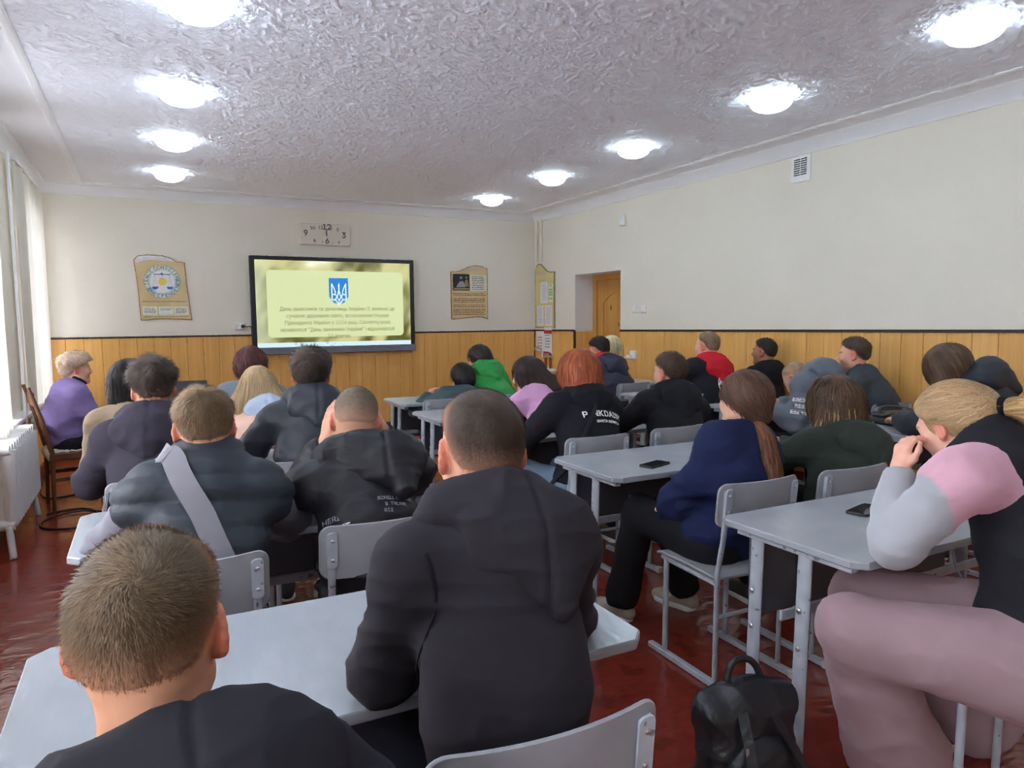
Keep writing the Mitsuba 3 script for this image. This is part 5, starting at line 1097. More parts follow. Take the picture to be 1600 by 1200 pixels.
# ------------------------------------------------------------------ the audience
Z_ = np.array([0, 0, 1.0])
MALE = dict(k="short", c="brown")
def short(c, **k): return {**dict(k="short", c=c, top=0.012, side=0.004, fade=0.045, n=3000, len=0.014), **k}
LONG = [("e", (0, -0.030, 0.02), (0.088, 0.100, 0.095)), ("e", (0, -0.055, -0.08), (0.088, 0.062, 0.13))]
# -- left block, nearest first
person("person with short fair brown hair in a dark hoodie at the bottom left corner", (-0.012, 0.905, 1.060), (0.02, 0.62), by=-6, hy=-13, hp=4, hr=-2, NB=(-0.015, 0.845, 0.908), s=0.98, sw=0.175, armL=dict(lw=(-0.12, 0.28, 0.62)), armR=dict(lw=(0.12, 0.28, 0.62)), hunch=0.03, top=dict(col=(37, 36, 42), t=0.024), hood=dict(s=1.08, drop=-0.01, up=-0.01, side=0.05, peak=0.4, rise=-0.01),
       hair=short(C(104, 87, 68), top=0.010, side=0.003, fade=0.06, n=60000, len=0.014, stand=0.35, wild=0.32, clump=0.004, cf=30, swirl=1.2, back=-0.070, fcol=0.12, fadeside=0.25, crown=(0.012, -0.085, 0.075)), skin=C(206, 150, 118, 1.2), pants=(50, 54, 66))
person("person with a dark buzz cut in a large black hoodie in the middle foreground", (0.553, 1.22, 1.168), (0.515, 1.06), by=-4, hy=-4, hp=6, hr=3, sw=0.152, g=0.90, hunch=0.06, s=0.99, NB=(0.532, 1.145, 1.048), top=dict(col=(41, 38, 43), t=0.026, amp=0.007), hood=dict(s=0.96, side=0.045, drop=0.0, up=0.012, peak=0.9, rise=0.008), armL=dict(e=(0.350, 1.20, 0.80), w=(0.47, 1.36, 0.785)), armR=dict(lw=(0.08, 0.42, 0.78)), hands={-1: dict(curl=0.5)},
       hair=short(C(74, 62, 54), top=0.007, side=0.002, fade=0.06, n=60000, len=0.010, stand=0.6, wild=0.2, clump=0.001, swirl=1.3, back=-0.094, fcol=0.12, fadeside=0.3, crown=(0.0, -0.085, 0.075)), pants=(44, 46, 56),
       extra=lambda c: ring_strap(c, [c["SH"][-1] + c["f"] * -0.07 + Z_ * 0.05, c["SH"][-1] + c["f"] * -0.075 + c["r"] * 0.02 - Z_ * 0.06, c["SH"][-1] + c["f"] * -0.05 + c["r"] * 0.02 - Z_ * 0.18], 0.004, (26, 24, 28), "sleeve_seam", off=0.001, t=0.002))

def vest7(c):
    L, A, r, f = c["SH"][-1], c["A"], c["r"], c["f"]; top = c["NB"] - c["r2"] * 0.055 - f * 0.06 + Z_ * 0.02
    pts = [c["NB"] - r * 0.10 + f * 0.06 + Z_ * 0.03, top - f * 0.03, c["spine"](0.75) - f * 0.16 + r * 0.01, c["spine"](0.42) - f * 0.2 + r * 0.11, c["spine"](0.22) - f * 0.15 + r * 0.19]
    k, P, N = ring_strap(c, pts, 0.062, (122, 120, 127), "bag_strap", "wide grey bag strap across the back", off=0.010, t=0.005)
    for a, b, col in ((42, 45, (215, 95, 100)), (45, 46.5, (225, 205, 195)), (46.5, 48, (215, 95, 100))):
        i = np.linspace(a, b, 6); PP = np.stack([np.interp(i, np.arange(60), P[:, q]) for q in range(3)], 1); NN = np.stack([np.interp(i, np.arange(60), N[:, q]) for q in range(3)], 1)
        m = strip(PP + NN * 0.0052, NN, 0.063, 0.001); v, ff = np.array(m.vertices), np.array(m.faces); part(c["key"], "strap_stripe", plyn(v, ff, vnorm(v, ff), np.repeat(C(*col)[None], len(v), 0), "m_cloth"), "red and white stripe")
    e = P[-1]; S = Sdf(); S.cone(e + f * 0.02 - Z_ * 0.02, e + r * 0.03 + f * 0.03 - Z_ * 0.30, 0.03, 0.022, 0.02); S.ell(e + r * 0.03 + f * 0.06 - Z_ * 0.14, (0.03, 0.06, 0.10), np.eye(3), 0.03); V, F = S.mesh(0.010); part(c["key"], "bag", plyn(V, F, vnorm(V, F), np.repeat(C(92, 90, 96)[None], len(V), 0), "m_cloth"), "grey cloth bag hanging at the hip")
person("person in a navy puffer vest with a wide grey bag strap", (0.137, 2.28, 1.104), (0.10, 2.14), by=-3, hy=2, hp=10, hr=-1, sw=0.158, g=0.92, hunch=0.07, top=dict(col=(112, 110, 118), t=0.028, bulge=0.01), vest=dict(col=(44, 50, 58), t=0.042, collar=0.05), armL=dict(w=(0.03, 2.62, 0.79), pole=(-0.8, -0.2, -0.5)), armR=dict(w=(0.26, 2.62, 0.79), pole=(0.8, -0.2, -0.5)),
       hair=short(C(122, 100, 76), top=0.012, side=0.004, n=16000, len=0.020, stand=0.4, wild=0.28, clump=0.005, cf=32, back=-0.074, fcol=0.04, fadeside=0.05, crown=(0, -0.06, 0.10)), extra=vest7)
def text8(c):
    r, f, u = c["r2"], c["f2"], c["u"]; S = c["S"]
    for s, x, z, h, b in (("HERI", -0.115, -0.235, 0.016, False), ("CPMT", -0.095, -0.268, 0.018, True), ("SCHILL MARKE", 0.085, -0.195, 0.011, False), ("S. TRURK", 0.085, -0.215, 0.011, False), ("012", 0.06, -0.235, 0.011, False)):
        m = conform(S, text(s, h, 0.001, b), c["NB"] + r * x + u * z - f * 0.05, r, u, f, 0.010); part(c["key"], "print", mikit.ply(m, "m_print" if b else "m_grey"))
person("person in a black jacket holding the shaved head with both hands", (0.631, 2.42, 1.072), (0.63, 2.24), by=-12, hy=-14, hp=24, hr=4, sw=0.178, g=0.95, hunch=0.08, NB=(0.615, 2.335, 0.940), top=dict(col=(30, 29, 34), t=0.030, k="m_nylon", amp=0.016, bulge=0.012), hood=dict(s=1.08, side=0.075, drop=-0.005, up=0.0, peak=0.7, rise=0.0, amp=0.012), skin=C(196, 146, 118, 1.15),
       armL=dict(e=(0.46, 2.60, 0.79), w=(0.535, 2.475, 0.975)), armR=dict(e=(0.90, 2.66, 0.79), w=(0.740, 2.475, 1.01)), hands={-1: dict(d=(0.20, 0.12, 1.0), up=(-1.0, -0.35, 0.15), curl=0.16), 1: dict(d=(-0.22, 0.12, 1.0), up=(1.0, -0.35, 0.15), curl=0.16)},
       hair=short(C(104, 90, 76), top=0.004, side=0.002, fade=0.05, n=9000, len=0.006, stand=0.9, wild=0.1, clump=0.0, back=-0.074, dens=0.75, fadeside=0.35), extra=text8)
person("person with tousled dark hair in a plum grey hoodie, left of the puffer vest", (0.011, 3.30, 1.138), (0.0, 3.20), by=-4, hy=8, hp=6, sw=0.175, hunch=0.05, top=dict(col=(54, 50, 60), t=0.030, bulge=0.008), hood=dict(s=1.08, side=-0.01, drop=0.0, up=0.0, peak=0.3), armL=dict(w=(-0.05, 3.62, 0.79), pole=(-0.8, -0.3, -0.5)), armR=dict(w=(0.12, 3.66, 0.79)),
       hair=short(C(70, 60, 54), top=0.024, side=0.004, n=9000, len=0.030, stand=0.4, wild=0.55, clump=0.010, cf=26, back=-0.074, fade=0.06, fadeside=0.1))
person("person with thick dark hair in a black windbreaker, in front of the screen", (0.684, 3.42, 1.162), (0.64, 3.28), by=-8, hy=-12, hp=4, sw=0.172, hunch=0.06, top=dict(col=(46, 48, 55), t=0.030, k="m_nylon", amp=0.010, bulge=0.012), hood=dict(s=1.02, side=0.02, drop=0.0, up=0.0, peak=0.2, rise=0.01), armL=dict(w=(0.48, 3.70, 0.79), pole=(-0.7, -0.2, -0.7)), armR=dict(w=(0.75, 3.75, 0.79)),
       hair=short(C(72, 62, 55), top=0.022, side=0.010, n=9000, len=0.030, stand=0.3, wild=0.35, clump=0.008, cf=28, back=-0.080, fcol=0.02))
person("person with long straight fair hair over a pale blue hood", (0.585, 4.52, 1.018), (0.55, 4.26), by=0, hy=-6, hp=14, sw=0.17, hunch=0.06, fem=True, top=dict(col=(215, 178, 160), t=0.024), hood=dict(col=(172, 184, 204), s=1.02, side=0.03, drop=0.02, up=0.0, peak=0.1, rise=0.0),
       armL=dict(w=(0.45, 4.70, 0.79), pole=(-1, -0.2, -0.3)), armR=dict(w=(0.72, 4.70, 0.79)), hair=dict(k="long", c=C(164, 138, 104), top=0.018, side=0.016, mass=[("e", (0, -0.025, 0.0), (0.092, 0.108, 0.11)), ("c", [(-0.05, -0.07, 0.0), (-0.105, -0.09, -0.12), (-0.135, -0.07, -0.24)], [0.05, 0.045, 0.02]), ("c", [(0.05, -0.06, 0.0), (0.10, -0.075, -0.10), (0.125, -0.05, -0.20)], [0.05, 0.045, 0.02]), ("e", (0, -0.085, -0.08), (0.085, 0.045, 0.08))], face=True, n=3500, steps=12, step=0.020, wild=0.05, back=-0.2))
person("person with a short auburn bob and grey sweater below the screen's left corner", (0.670, 5.50, 1.090), (0.62, 5.34), hy=-10, hp=2, sw=0.19, hunch=0.05, fem=True, top=dict(col=(112, 120, 128), t=0.022), collar=dict(h=0.02), hair=dict(k="long", c="auburn", top=0.030, side=0.026, mass=[("e", (0, -0.02, 0.02), (0.098, 0.112, 0.105)), ("e", (0, -0.05, -0.03), (0.092, 0.075, 0.075))], face=True, n=2500, steps=6, step=0.016, back=-0.1))
person("person with dark bobbed hair in beige, half hidden behind the tousled person", (-0.095, 4.42, 1.085), (-0.06, 4.24), hy=0, sw=0.17, fem=True, top=dict(col=(156, 137, 114), t=0.022), armL=dict(lw=(-0.08, 0.30, 0.62), pole=(-0.5, -0.5, -0.7)), collar=dict(h=0.03), hair=dict(k="long", c=C(32, 27, 27), top=0.022, side=0.022, mass=[("e", (0, -0.015, 0.01), (0.095, 0.11, 0.105)), ("e", (0, -0.03, -0.08), (0.100, 0.085, 0.085))], face=True, n=2000, steps=7, step=0.016, back=-0.2))
person("person in a fuzzy purple sweater and black turtleneck on the wooden chair", (-0.50, 6.45, 1.060), (-0.57, 6.43), by=-72, hy=-76, hp=2, sw=0.19, g=1.12, hunch=0.04, fem=True, top=dict(col=(112, 97, 140), t=0.034, bulge=0.015, amp=0.008), collar=dict(col=(28, 28, 36), h=0.085, r=0.056, w=0.014, n="turtleneck"), skin=C(208, 156, 132, 1.2), pants=(28, 27, 32), armL=dict(lw=(-0.10, 0.36, 0.60), pole=(-1, -0.5, -0.6)), armR=dict(lw=(0.06, 0.36, 0.60), pole=(1, -0.5, -0.6)),
       hair=dict(k="short", c="grey", top=0.030, side=0.016, fade=0.03, n=5000, len=0.030, stand=0.3, wild=0.2, clump=0.006, back=-0.078, front=0.045, sline=0.0, dens=2.2, quiff=0.006))
# -- middle block
def bun11(c): 
    pass
person("person with a dark bun in a dark teal jacket near the front wall", (2.335, 5.48, 0.925), (2.10, 5.26), by=-16, hy=-2, hp=16, sw=0.185, hunch=0.09, NB=(2.34, 5.38, 0.80), pz=0.48, fem=True, top=dict(col=(56, 74, 79), t=0.030, k="m_nylon"), collar=dict(h=0.03, w=0.02), hair=dict(k="long", c="black", top=0.020, side=0.018, mass=[("e", (0.015, -0.09, -0.05), (0.055, 0.05, 0.048)), ("e", (0, -0.03, 0), (0.088, 0.1, 0.1))], face=True, n=1500, steps=4, step=0.014, back=-0.075),
       extra=lambda c: ring_strap(c, [c["NB"] + c["r"] * 0.08 + c["f"] * 0.04, c["NB"] + c["r"] * 0.04 - c["f"] * 0.09, c["spine"](0.6) - c["r"] * 0.02 - c["f"] * 0.15, c["spine"](0.3) - c["r"] * 0.15 - c["f"] * 0.1], 0.035, (34, 42, 48), "bag_strap"))
person("person in a bright green jacket with dark hair tied in a pale scrunchie", (2.545, 5.60, 1.072), (2.64, 5.34), by=6, hy=20, hp=16, sw=0.18, hunch=0.08, fem=True, top=dict(col=(46, 142, 68), t=0.030, k="m_nylon", amp=0.012), hood=dict(col=(46, 142, 68), s=1.1, side=0.02, drop=-0.02, up=0.0, k="m_nylon", rise=0.0), hair=dict(k="long", c="dark", top=0.016, side=0.012, mass=[("e", (0, -0.03, 0.01), (0.084, 0.105, 0.095)), ("e", (0.02, -0.105, -0.045), (0.035, 0.035, 0.05))], face=True, n=1500, steps=4, step=0.014, back=-0.06),
       extra=lambda c: scrunchie(c["H"] + c["R"] @ np.array([0.02, -0.100, 0.005]), c["R"] @ np.array([0.1, -1, 0.2]), 0.022, 0.012, (214, 232, 150), c["key"]))
person("person in a pink sweatshirt with long dark hair, looking down to the left", (2.440, 4.53, 1.018), (2.55, 4.30), by=14, hy=74, hp=16, sw=0.165, hunch=0.08, fem=True, top=dict(col=(206, 156, 196), t=0.026, amp=0.009), collar=dict(), skin=C(220, 178, 156, 1.2), armL=dict(w=(2.33, 4.62, 0.79), pole=(-1, -0.4, -0.4)), hair=dict(k="long", c=C(56, 44, 40), top=0.016, side=0.014, mass=[("e", (0, -0.03, 0.01), (0.088, 0.108, 0.100)), ("c", [(0.04, -0.09, 0.0), (0.03, -0.125, -0.10), (-0.02, -0.16, -0.18), (-0.06, -0.17, -0.25)], [0.055, 0.05, 0.04, 0.015]), ("c", [(-0.055, -0.05, 0.0), (-0.075, -0.055, -0.10), (-0.080, -0.05, -0.22)], [0.036, 0.030, 0.012]), ("W", [(2.50, 4.47, 1.02), (2.60, 4.40, 0.93), (2.70, 4.36, 0.84)], [0.05, 0.045, 0.015])], face=True, n=3500, steps=10, step=0.018, wild=0.06, back=-0.09, front=0.06))
def daisy(c):
    r, f, u, S = c["r2"], c["f2"], c["u"], c["S"]; O = c["NB"] + u * -0.175 + r * 0.030 - f * 0.08
    for s, x, z, h, nm in (("P", -0.115, 0, 0.034, "print"), ("NK", -0.042, 0, 0.034, "print"), ("DAISY", 0.070, 0, 0.034, "print"), ("SANTA MONICA", 0.02, -0.036, 0.015, "print")):
        m = text(s, h, 0.001, True); m.vertices[:, 0] *= 1.02; part(c["key"], nm, mikit.ply(conform(S, m, O + r * x + u * z, r, u, f, 0.012), "m_print"), "white print")
    ring_strap(c, [c["SH"][1] - r * 0.08 + f * 0.05 + Z_ * 0.05, c["NB"] + r * 0.035 - u * 0.05 - f * 0.12, c["spine"](0.62) - r * 0.072 - f * 0.16, c["spine"](0.3) - r * 0.15 - f * 0.12, c["A"] - r * 0.19 + f * 0.02], 0.024, (36, 36, 40), "bag_strap", off=0.012)
person("person with orange dyed hair in a black hoodie lettered in white on the back", (2.130, 3.35, 1.118), (2.09, 3.22), by=2, hy=6, hp=4, sw=0.185, hunch=0.06, g=1.05, fem=True, top=dict(col=(29, 29, 34), t=0.034, bulge=0.012), hood=dict(s=1.0, side=0.01, drop=0.0, up=0.0, rise=0.0), hair=dict(k="long", c="orange", top=0.020, side=0.020, mass=[("e", (0, -0.02, 0.01), (0.092, 0.112, 0.108)), ("e", (0.005, -0.045, -0.07), (0.096, 0.080, 0.085))], face=True, n=4500, steps=8, step=0.018, wild=0.08, back=-0.2), pants=(110, 128, 150), extra=daisy, armL=dict(w=(1.95, 3.56, 0.76), pole=(-1, -0.3, -0.6)))
person("person in a plain black hoodie with short brown hair, beside the orange haired one", (2.790, 3.37, 1.085), (2.70, 3.26), by=-2, hy=10, hp=2, sw=0.185, hunch=0.06, top=dict(col=(31, 31, 35), t=0.032, bulge=0.01), hood=dict(s=1.05, drop=0.01, rise=0.0), collar=dict(col=(120, 128, 140), h=0.03, r=0.068), skin=C(214, 162, 138, 1.2), hair=short(C(82, 66, 54), top=0.016, side=0.007, n=6000, len=0.026, stand=0.3, wild=0.25, clump=0.006), extra=None)
person("person in a navy sweater with a long brown ponytail, seated sideways on the chair", (2.215, 2.20, 1.072), (2.07, 2.16), by=14, hy=6, hp=2, hr=3, sw=0.172, hunch=0.03, fem=True, NB=(2.215, 2.185, 0.925), pz=0.52, top=dict(col=(31, 38, 70), t=0.034, bulge=0.018, amp=0.016), collar=dict(h=0.02, r=0.060), skin=C(214, 166, 140, 1.2), pants=(30, 30, 33), armL=dict(e=(1.945, 2.20, 0.70), w=(1.93, 2.36, 0.60)), armR=dict(w=(2.27, 2.42, 0.62)), hands={-1: dict(curl=0.5)},
       legs={-1: ((1.93, 2.52, 0.55), (1.93, 2.66, 0.075)), 1: ((2.14, 2.56, 0.53), (2.28, 2.62, 0.075)), "w": 1.12, "toe": np.array([-0.25, 1, 0]), "flare": 1.25}, shoes=(170, 162, 148),
       hair=dict(k="long", c=C(84, 60, 48), top=0.014, side=0.012, mass=[("e", (0, -0.03, 0.02), (0.083, 0.106, 0.094)), ("e", (0.01, -0.075, -0.065), (0.045, 0.042, 0.040))], face=True, n=6000, steps=7, step=0.016, lift=0.002, wild=0.03, back=-0.085, flow=lambda q: np.array([0.015, -0.115, -0.10]) - q,
                 tails=[dict(p=[(2.200, 2.105, 0.985), (2.195, 2.060, 0.95), (2.198, 2.035, 0.87), (2.203, 2.02, 0.78), (2.200, 2.01, 0.68), (2.200, 2.005, 0.60)], r=[0.016, 0.028, 0.036, 0.036, 0.026, 0.006], n=900, c=C(104, 68, 46), ce=C(92, 62, 48))]),
       extra=lambda c: scrunchie((2.200, 2.092, 0.977), (0.2, -0.6, -0.6), 0.020, 0.006, (40, 30, 28), c["key"]))
person("person with a wavy brown bob with blond streaks and a dark green hoodie", (2.865, 2.27, 1.008), (2.70, 2.12), by=-6, hy=-8, hp=6, sw=0.18, hunch=0.07, pz=0.49, NB=(2.83, 2.20, 0.850), fem=True, top=dict(col=(51, 58, 52), t=0.034, bulge=0.012), hood=dict(s=1.12, side=0.03, drop=0.03, rise=-0.035), armL=dict(w=(2.74, 2.55, 0.78), pole=(-1, -0.2, -0.4)),
       hair=dict(k="long", c=C(84, 64, 50), tip=C(206, 170, 114), tipf=lambda q: np.clip((np.abs(q[:, 0] + 0.066) < 0.045) * (q[:, 2] < 0.05) * (meshkit.noise(q * np.array([70, 70, 12])) > 0.45) * 0.6 + np.clip((-q[:, 2] - 0.06) / 0.1, 0, 1) * 0.3, 0, 0.8), top=0.022, side=0.022, mass=[("e", (0, -0.02, 0.01), (0.096, 0.115, 0.110)), ("e", (0, -0.035, -0.08), (0.106, 0.092, 0.085)), ("c", [(-0.085, -0.04, -0.07), (-0.100, -0.06, -0.125), (-0.09, -0.09, -0.15)], [0.03, 0.03, 0.012]), ("c", [(0.085, -0.04, -0.07), (0.10, -0.06, -0.12), (0.12, -0.07, -0.14)], [0.03, 0.03, 0.012])], face=True, n=8000, steps=10, step=0.018, wild=0.14, clump=0.010, cf=22, back=-0.2))
# -- the person in the black vest
def sleeve25(V, c, d):
    L, E, W = d["SH"][-1], d["ELB"][-1], d["WR"][-1]; cr = np.array([0.89, -0.454, 0.0]); a, b = (V - L) @ cr, (V - L)[:, 2]
    def sd(P, Q): t = np.clip((V - P) @ (Q - P) / ((Q - P) @ (Q - P)), 0, 1); return np.linalg.norm(V - P - t[:, None] * (Q - P), axis=1)
    m = np.clip((a + 0.564 * b + 0.080) / 0.008 + 0.5, 0, 1) * (b > -0.26) * (sd(L, E) < sd(E, W) + 0.01) * (a < 0.2); m = m[:, None]; return c * (1 - m) + m * C(204, 158, 173) * (0.95 + 0.1 * meshkit.noise(V * 30)[:, None])
person("person with a blonde ponytail in a black vest and mauve trousers at the right edge", (2.075, 1.24, 1.100), (2.09, 0.97), by=34, hy=-2, hp=24, hr=-4, s=0.97, sw=0.205, hunch=0.09, g=1.22, fem=True, NB=(2.070, 1.125, 1.020), shL=(1.825, 1.065, 1.000), top=dict(col=(164, 165, 171), t=0.040, ts=0.022, bulge=0.008, amp=0.006, cfn=sleeve25, name="sweater"), vest=dict(col=(37, 37, 42), t=0.060, quilt=0.004, per=0.11, collar=0.06, k="m_cloth", cap=-1, shf={-1: 0.45, 1: 0.9}), pants=(156, 130, 135), skin=C(222, 172, 150, 1.2), shoes=(34, 33, 38),
       armL=dict(e=(1.80, 1.215, 0.795), w=(1.945, 1.310, 0.955)), armR=dict(w=(2.50, 1.28, 0.60)), hands={-1: dict(d=(0.25, 0.05, 1.0), up=(-1.0, 0.35, 0.2), curl=0.85)},
       legs={-1: ((1.735, 1.285, 0.535), (1.965, 1.285, 0.08)), 1: ((1.99, 1.44, 0.53), (2.42, 1.30, 0.08)), "w": 1.38, "flare": 2.0, "toe": np.array([-1.0, 0.25, 0])},
       hair=dict(k="long", c=C(164, 134, 98), top=0.014, side=0.012, mass=[("e", (0, -0.03, 0.02), (0.083, 0.108, 0.095)), ("e", (0, -0.105, 0.03), (0.035, 0.035, 0.035))], face=True, n=9000, steps=8, step=0.016, lift=0.002, wild=0.035, back=-0.078, sline=0.004, flow=lambda q: np.array([0.0, -0.165, 0.03]) - q,
                 tails=[dict(p=[(2.085, 1.105, 1.165), (2.10, 1.06, 1.165), (2.125, 1.015, 1.13), (2.14, 0.985, 1.05), (2.15, 0.975, 0.97)], r=[0.018, 0.036, 0.042, 0.034, 0.008], n=1500, c=C(172, 138, 94), ce=C(150, 116, 78))]),
       extra=lambda c: scrunchie((2.083, 1.108, 1.168), (0.1, -1, 0.1), 0.022, 0.009, (24, 24, 28), c["key"]))
# -- right block
person("person in a navy jacket with a red hood lining, short dark hair, by the door", (3.885, 5.73, 1.108), (4.04, 5.58), by=8, hy=22, hp=18, sw=0.19, hunch=0.08, top=dict(col=(44, 44, 62), t=0.036, k="m_nylon", amp=0.010, bulge=0.012), hood=dict(col=(44, 44, 62), s=1.1, side=0.03, drop=0.04, k="m_nylon", rise=-0.01), collar=dict(col=(206, 44, 52), h=0.07, r=0.088, w=0.028, n="red_collar"), hair=short(C(46, 40, 38), top=0.022, side=0.008, n=2500, len=0.02), armL=dict(w=(3.80, 5.95, 0.79)))
person("person with pale blonde hair, partly hidden behind the navy jacket", (4.155, 5.93, 1.112), (4.20, 5.98), by=0, hy=10, sw=0.15, g=0.85, fem=True, NB=(4.16, 5.95, 0.950), top=dict(col=(70, 66, 74), t=0.026), hair=dict(k="long", c="blond", top=0.02, side=0.02, mass=[("e", (0, -0.02, 0.01), (0.092, 0.11, 0.105)), ("e", (0, -0.045, -0.08), (0.095, 0.08, 0.10))], face=True, n=1500, steps=8, step=0.016, back=-0.2))
def logo18(c):
    r, f, u, S = c["r2"], c["f2"], c["u"], c["S"]; O = c["NB"] - u * 0.205 - f * 0.08 + r * 0.045
    ringp = Point(0, 0).buffer(0.082, 24).difference(Point(0, 0).buffer(0.076, 24))
    ln = lambda pts, w=0.007: affinity.scale(__import__("shapely").LineString(pts).buffer(w), 1, 1)
    sc = union_all([ringp, ln([(-0.072, -0.005), (-0.02, 0.035), (-0.045, 0.04), (-0.06, 0.015), (-0.03, 0.0), (-0.055, -0.03)]), ln([(-0.02, 0.045), (-0.03, -0.025)]), ln([(-0.045, 0.02), (0.0, 0.025)]), ln([(-0.012, 0.015), (-0.016, -0.02), (0.006, -0.015), (0.01, 0.015)]), ln([(0.01, 0.015), (0.0, -0.045)]), ln([(0.03, 0.02), (0.018, 0.005), (0.034, -0.01), (0.02, -0.02)]), ln([(0.055, 0.02), (0.042, 0.005), (0.058, -0.01), (0.044, -0.02)]), ln([(0.066, 0.018), (0.066, -0.01)])])
    part(c["key"], "emblem", mikit.ply(conform(S, extr(sc, 0.001).subdivide(), O, r, u, f, 0.010), "m_print"), "white round scrawl emblem")
person("person in a black jacket with a red hood and white round emblem", (4.120, 4.50, 1.182), (4.04, 4.44), by=2, hy=14, sw=0.19, hunch=0.04, top=dict(col=(34, 34, 40), t=0.032, bulge=0.008), hood=dict(col=(186, 36, 46), s=1.08, drop=0.02, side=0.02, label="red hood"), skin=C(214, 160, 136, 1.2), hair=short(C(128, 104, 84), top=0.012, side=0.005, n=3000, len=0.012, fade=0.05, dens=1.4), extra=logo18)
person("person with very dark cropped hair in a black hoodie by the right wall", (4.675, 4.41, 1.120), (4.66, 4.44), by=4, hy=20, sw=0.165, s=0.96, hunch=0.04, top=dict(col=(29, 28, 32), t=0.026), hood=dict(s=0.95), skin=C(172, 118, 92, 1.15), hair=short(C(46, 38, 36), top=0.014, side=0.008, n=2500, len=0.012))
def patches20(c):
    n = nrm(c["ELB"][-1] - c["SH"][-1]); S = c["TS"]; r_ = nrm(np.cross(n, [0, 0, 1.0])); out = nrm(np.array([-0.9, -0.75, 0.1]) - n * (np.array([-0.9, -0.75, 0.1]) @ n)); side = np.cross(n, out)
    for i, (t, w) in enumerate(((0.10, 0.052), (0.145, 0.058), (0.19, 0.056))):
        O = c["SH"][-1] + n * (t + 0.03) + out * 0.08; bx = extr(sbox(-w, -0.014, w, 0.014), 0.001).subdivide().subdivide(); part(c["key"], "sleeve_patch", mikit.ply(conform(S, bx, O, -side, -n, -out, 0.004), "m_print"), "white lettered patch")
        part(c["key"], "print", mikit.ply(conform(S, extr(union_all([affinity.translate(g, 0, 0.006) for g in lines(2, 2 * w - 0.02, 0.013, 0.1, i)]), 0.001), O, -side, -n, -out, 0.006), "m_ink"))
person("person in a grey jacket bending low over the desk with white patches on the sleeve", (4.225, 3.67, 0.966), (4.16, 3.36), by=4, hy=18, hp=46, sw=0.19, hunch=0.12, NB=(4.285, 3.535, 0.965), top=dict(col=(96, 103, 113), t=0.038, k="m_nylon", bulge=0.016, amp=0.010), hood=dict(s=1.12, drop=-0.03, up=0.015, col=(94, 101, 112), k="m_nylon"), skin=C(206, 158, 132, 1.15), armL=dict(e=(4.02, 3.47, 0.68), w=(3.93, 3.66, 0.77)), hands={-1: dict(curl=0.2)}, hair=short(C(150, 122, 98), top=0.006, side=0.004, n=1500, len=0.008, dens=0.9), extra=patches20)
person("person in a dark grey jacket turned to the left by the right wall", (4.535, 3.44, 1.140), (4.68, 3.34), by=16, hy=30, hp=4, sw=0.20, g=1.08, hunch=0.08, top=dict(col=(62, 68, 74), t=0.034, amp=0.008), collar=dict(h=0.05, w=0.016, r=0.066), skin=C(216, 160, 138, 1.2), hair=short(C(78, 64, 54), top=0.018, side=0.008, n=4000, len=0.018))
person("person with long brown hair in a dark blue hooded jacket leaning on the right desk", (3.985, 2.43, 1.125), (4.25, 2.12), by=10, hy=8, hp=34, sw=0.19, hunch=0.10, NB=(4.075, 2.33, 1.010), fem=True, top=dict(col=(40, 44, 52), t=0.038, k="m_nylon", bulge=0.015), hood=dict(s=1.2, side=0.03, drop=-0.035, up=0.015, k="m_nylon", rise=0.0), armL=dict(w=(3.96, 2.68, 0.80), pole=(-1, -0.3, -0.3)),
       hair=dict(k="long", c=C(88, 68, 54), top=0.018, side=0.016, mass=[("e", (0, -0.02, 0.01), (0.092, 0.112, 0.104)), ("c", [(-0.07, 0.0, 0.0), (-0.085, 0.03, -0.10), (-0.085, 0.07, -0.18)], [0.035, 0.032, 0.014]), ("c", [(0.06, -0.04, 0.0), (0.08, 0.0, -0.12)], [0.05, 0.03])], face=True, n=4000, steps=10, step=0.017, wild=0.07, back=-0.2))
# ------------------------------------------------------------------ bags on the floor
k = thing("backpack", "small black leather backpack standing on the floor by the right front desk", "backpack")
BP = place(1.49, 1.42, 0, -8).rotate([1, 0, 0], -6).scale([1.12, 1.12, 1.12])
S = Sdf(); S.ell((0, 0, 0.06), (0.165, 0.085, 0.09), np.eye(3), 0.05); S.ell((0, 0.0, 0.17), (0.14, 0.075, 0.17), np.eye(3), 0.05); S.cone((-0.10, 0, 0.27), (0.10, 0, 0.27), 0.045, 0.045, 0.04); S.cone((-0.12, 0, 0.05), (0.12, 0, 0.05), 0.055, 0.055, 0.03); S.plane((0, 0, 0.004), (0, 0, -1), (-1, -1, -1), (1, 1, 1))
V, F = S.mesh(0.007); V = relax(V, F, 1); V = wrinkle(V, F, 0.010, np.eye(3), np.zeros(3), 3, (7, 7, 7)); part(k, "body", at(mikit.ply((V, F), "m_leather", smooth=True), BP))
S2 = Sdf(); S2.ell((0, -0.075, 0.12), (0.115, 0.035, 0.10), np.eye(3), 0.03); V, F = S2.mesh(0.007); part(k, "front_pocket", at(mikit.ply((wrinkle(V, F, 0.006, np.eye(3), np.zeros(3), 8, (9, 9, 9)), F), "m_leather", smooth=True), BP))
def strap_part(pts, w, name, parent=k):
    P = spline(pts, 30); N = nrm_rows(P - np.array([0, 0.05, 0.15])); part(parent, name, at(mikit.ply(strip(P, N, w, 0.005), "m_leather", smooth=30), BP))
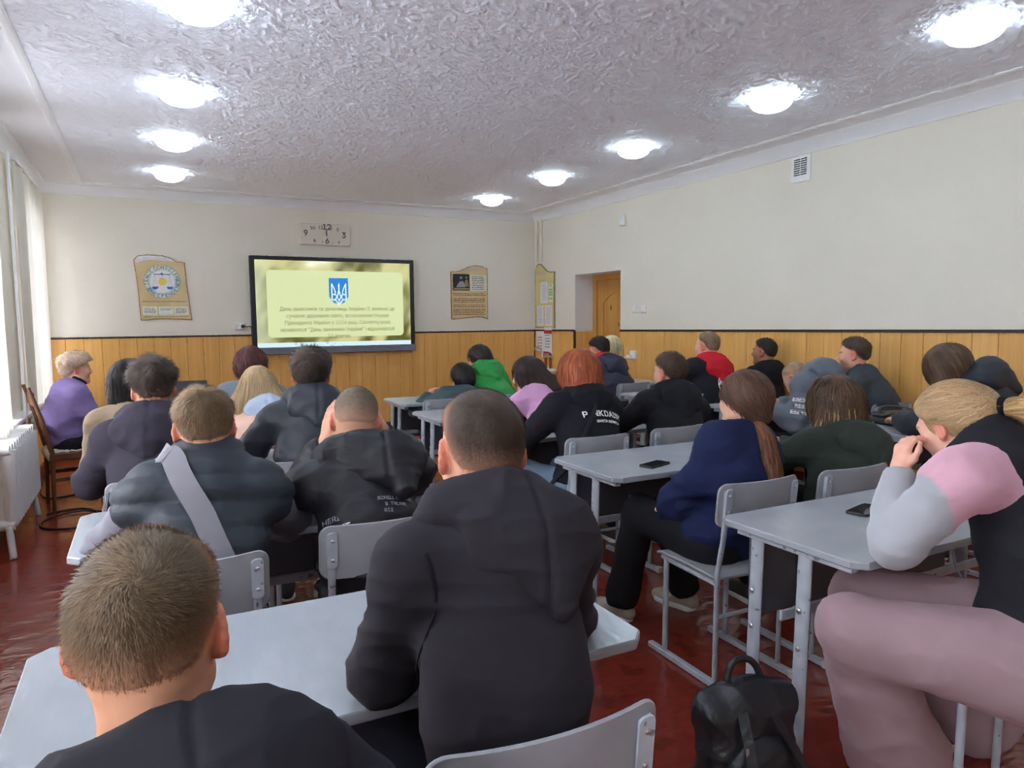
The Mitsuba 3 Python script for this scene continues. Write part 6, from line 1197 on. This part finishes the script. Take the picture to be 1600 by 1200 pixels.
strap_part([(-0.035, -0.02, 0.315), (-0.06, -0.085, 0.24), (-0.075, -0.125, 0.12), (-0.085, -0.11, 0.02)], 0.026, "strap"); strap_part([(0.02, -0.02, 0.315), (0.05, -0.09, 0.22), (0.085, -0.125, 0.12), (0.10, -0.10, 0.02)], 0.026, "strap")
part(k, "loop_handle", at(mikit.ply(tube(spline([(-0.045, 0.0, 0.30), (-0.048, 0.0, 0.35), (-0.02, 0.0, 0.385), (0.02, 0.0, 0.38), (0.05, 0.0, 0.34), (0.055, 0, 0.30)], 24), 0.009, 10), "m_leather", smooth=True), BP))
strap_part([(-0.15, -0.02, 0.10), (-0.20, -0.03, 0.13), (-0.235, -0.04, 0.09), (-0.23, -0.05, 0.03), (-0.21, -0.07, 0.006)], 0.024, "side_strap")
part(k, "buckle", at(mikit.ply(tube(np.array([(-0.225 + 0.018 * math.cos(a), -0.036 + 0.006 * math.sin(a), 0.105 + 0.016 * math.sin(a)) for a in np.linspace(0, 6.283, 17)]), 0.002, 6, False), "m_steel", smooth=True), BP))
part(k, "zip_pull", at(mikit.ply(cat([box(-0.078, -0.070, -0.108, -0.103, 0.19, 0.215, 0.001), box(0.06, 0.068, -0.130, -0.124, 0.03, 0.06, 0.001)]), "m_steel"), BP))
k = thing("shoulder_bag", "black bag hanging on the floor side of the desk left of the puffer vest", "bag")
S = Sdf(); S.ell((-0.20, 3.02, 0.47), (0.075, 0.11, 0.16), np.eye(3), 0.03); S.ell((-0.20, 3.02, 0.40), (0.085, 0.12, 0.12), np.eye(3), 0.03); V, F = S.mesh(0.009); part(k, "body", mikit.ply((wrinkle(V, F, 0.008, np.eye(3), np.zeros(3), 5, (8, 8, 8)), F), "m_leather", smooth=True))
part(k, "strap", mikit.ply(tube(spline([(-0.17, 3.0, 0.60), (-0.165, 3.05, 0.72), (-0.15, 3.08, 0.79), (-0.15, 3.02, 0.70), (-0.18, 2.98, 0.58)], 20), 0.008, 6), "m_leather", smooth=True))
part(k, "stud", mikit.ply(bolt_mesh((-0.235, 2.925, 0.50), (-0.5, -0.8, 0), 0.006), "m_steel"))
for k_, v_ in labels.items():
    n_ = len(v_.get("label", "x x x x").split())
    if v_.get("category") and not 4 <= n_ <= 16: print("LABEL", k_, n_)
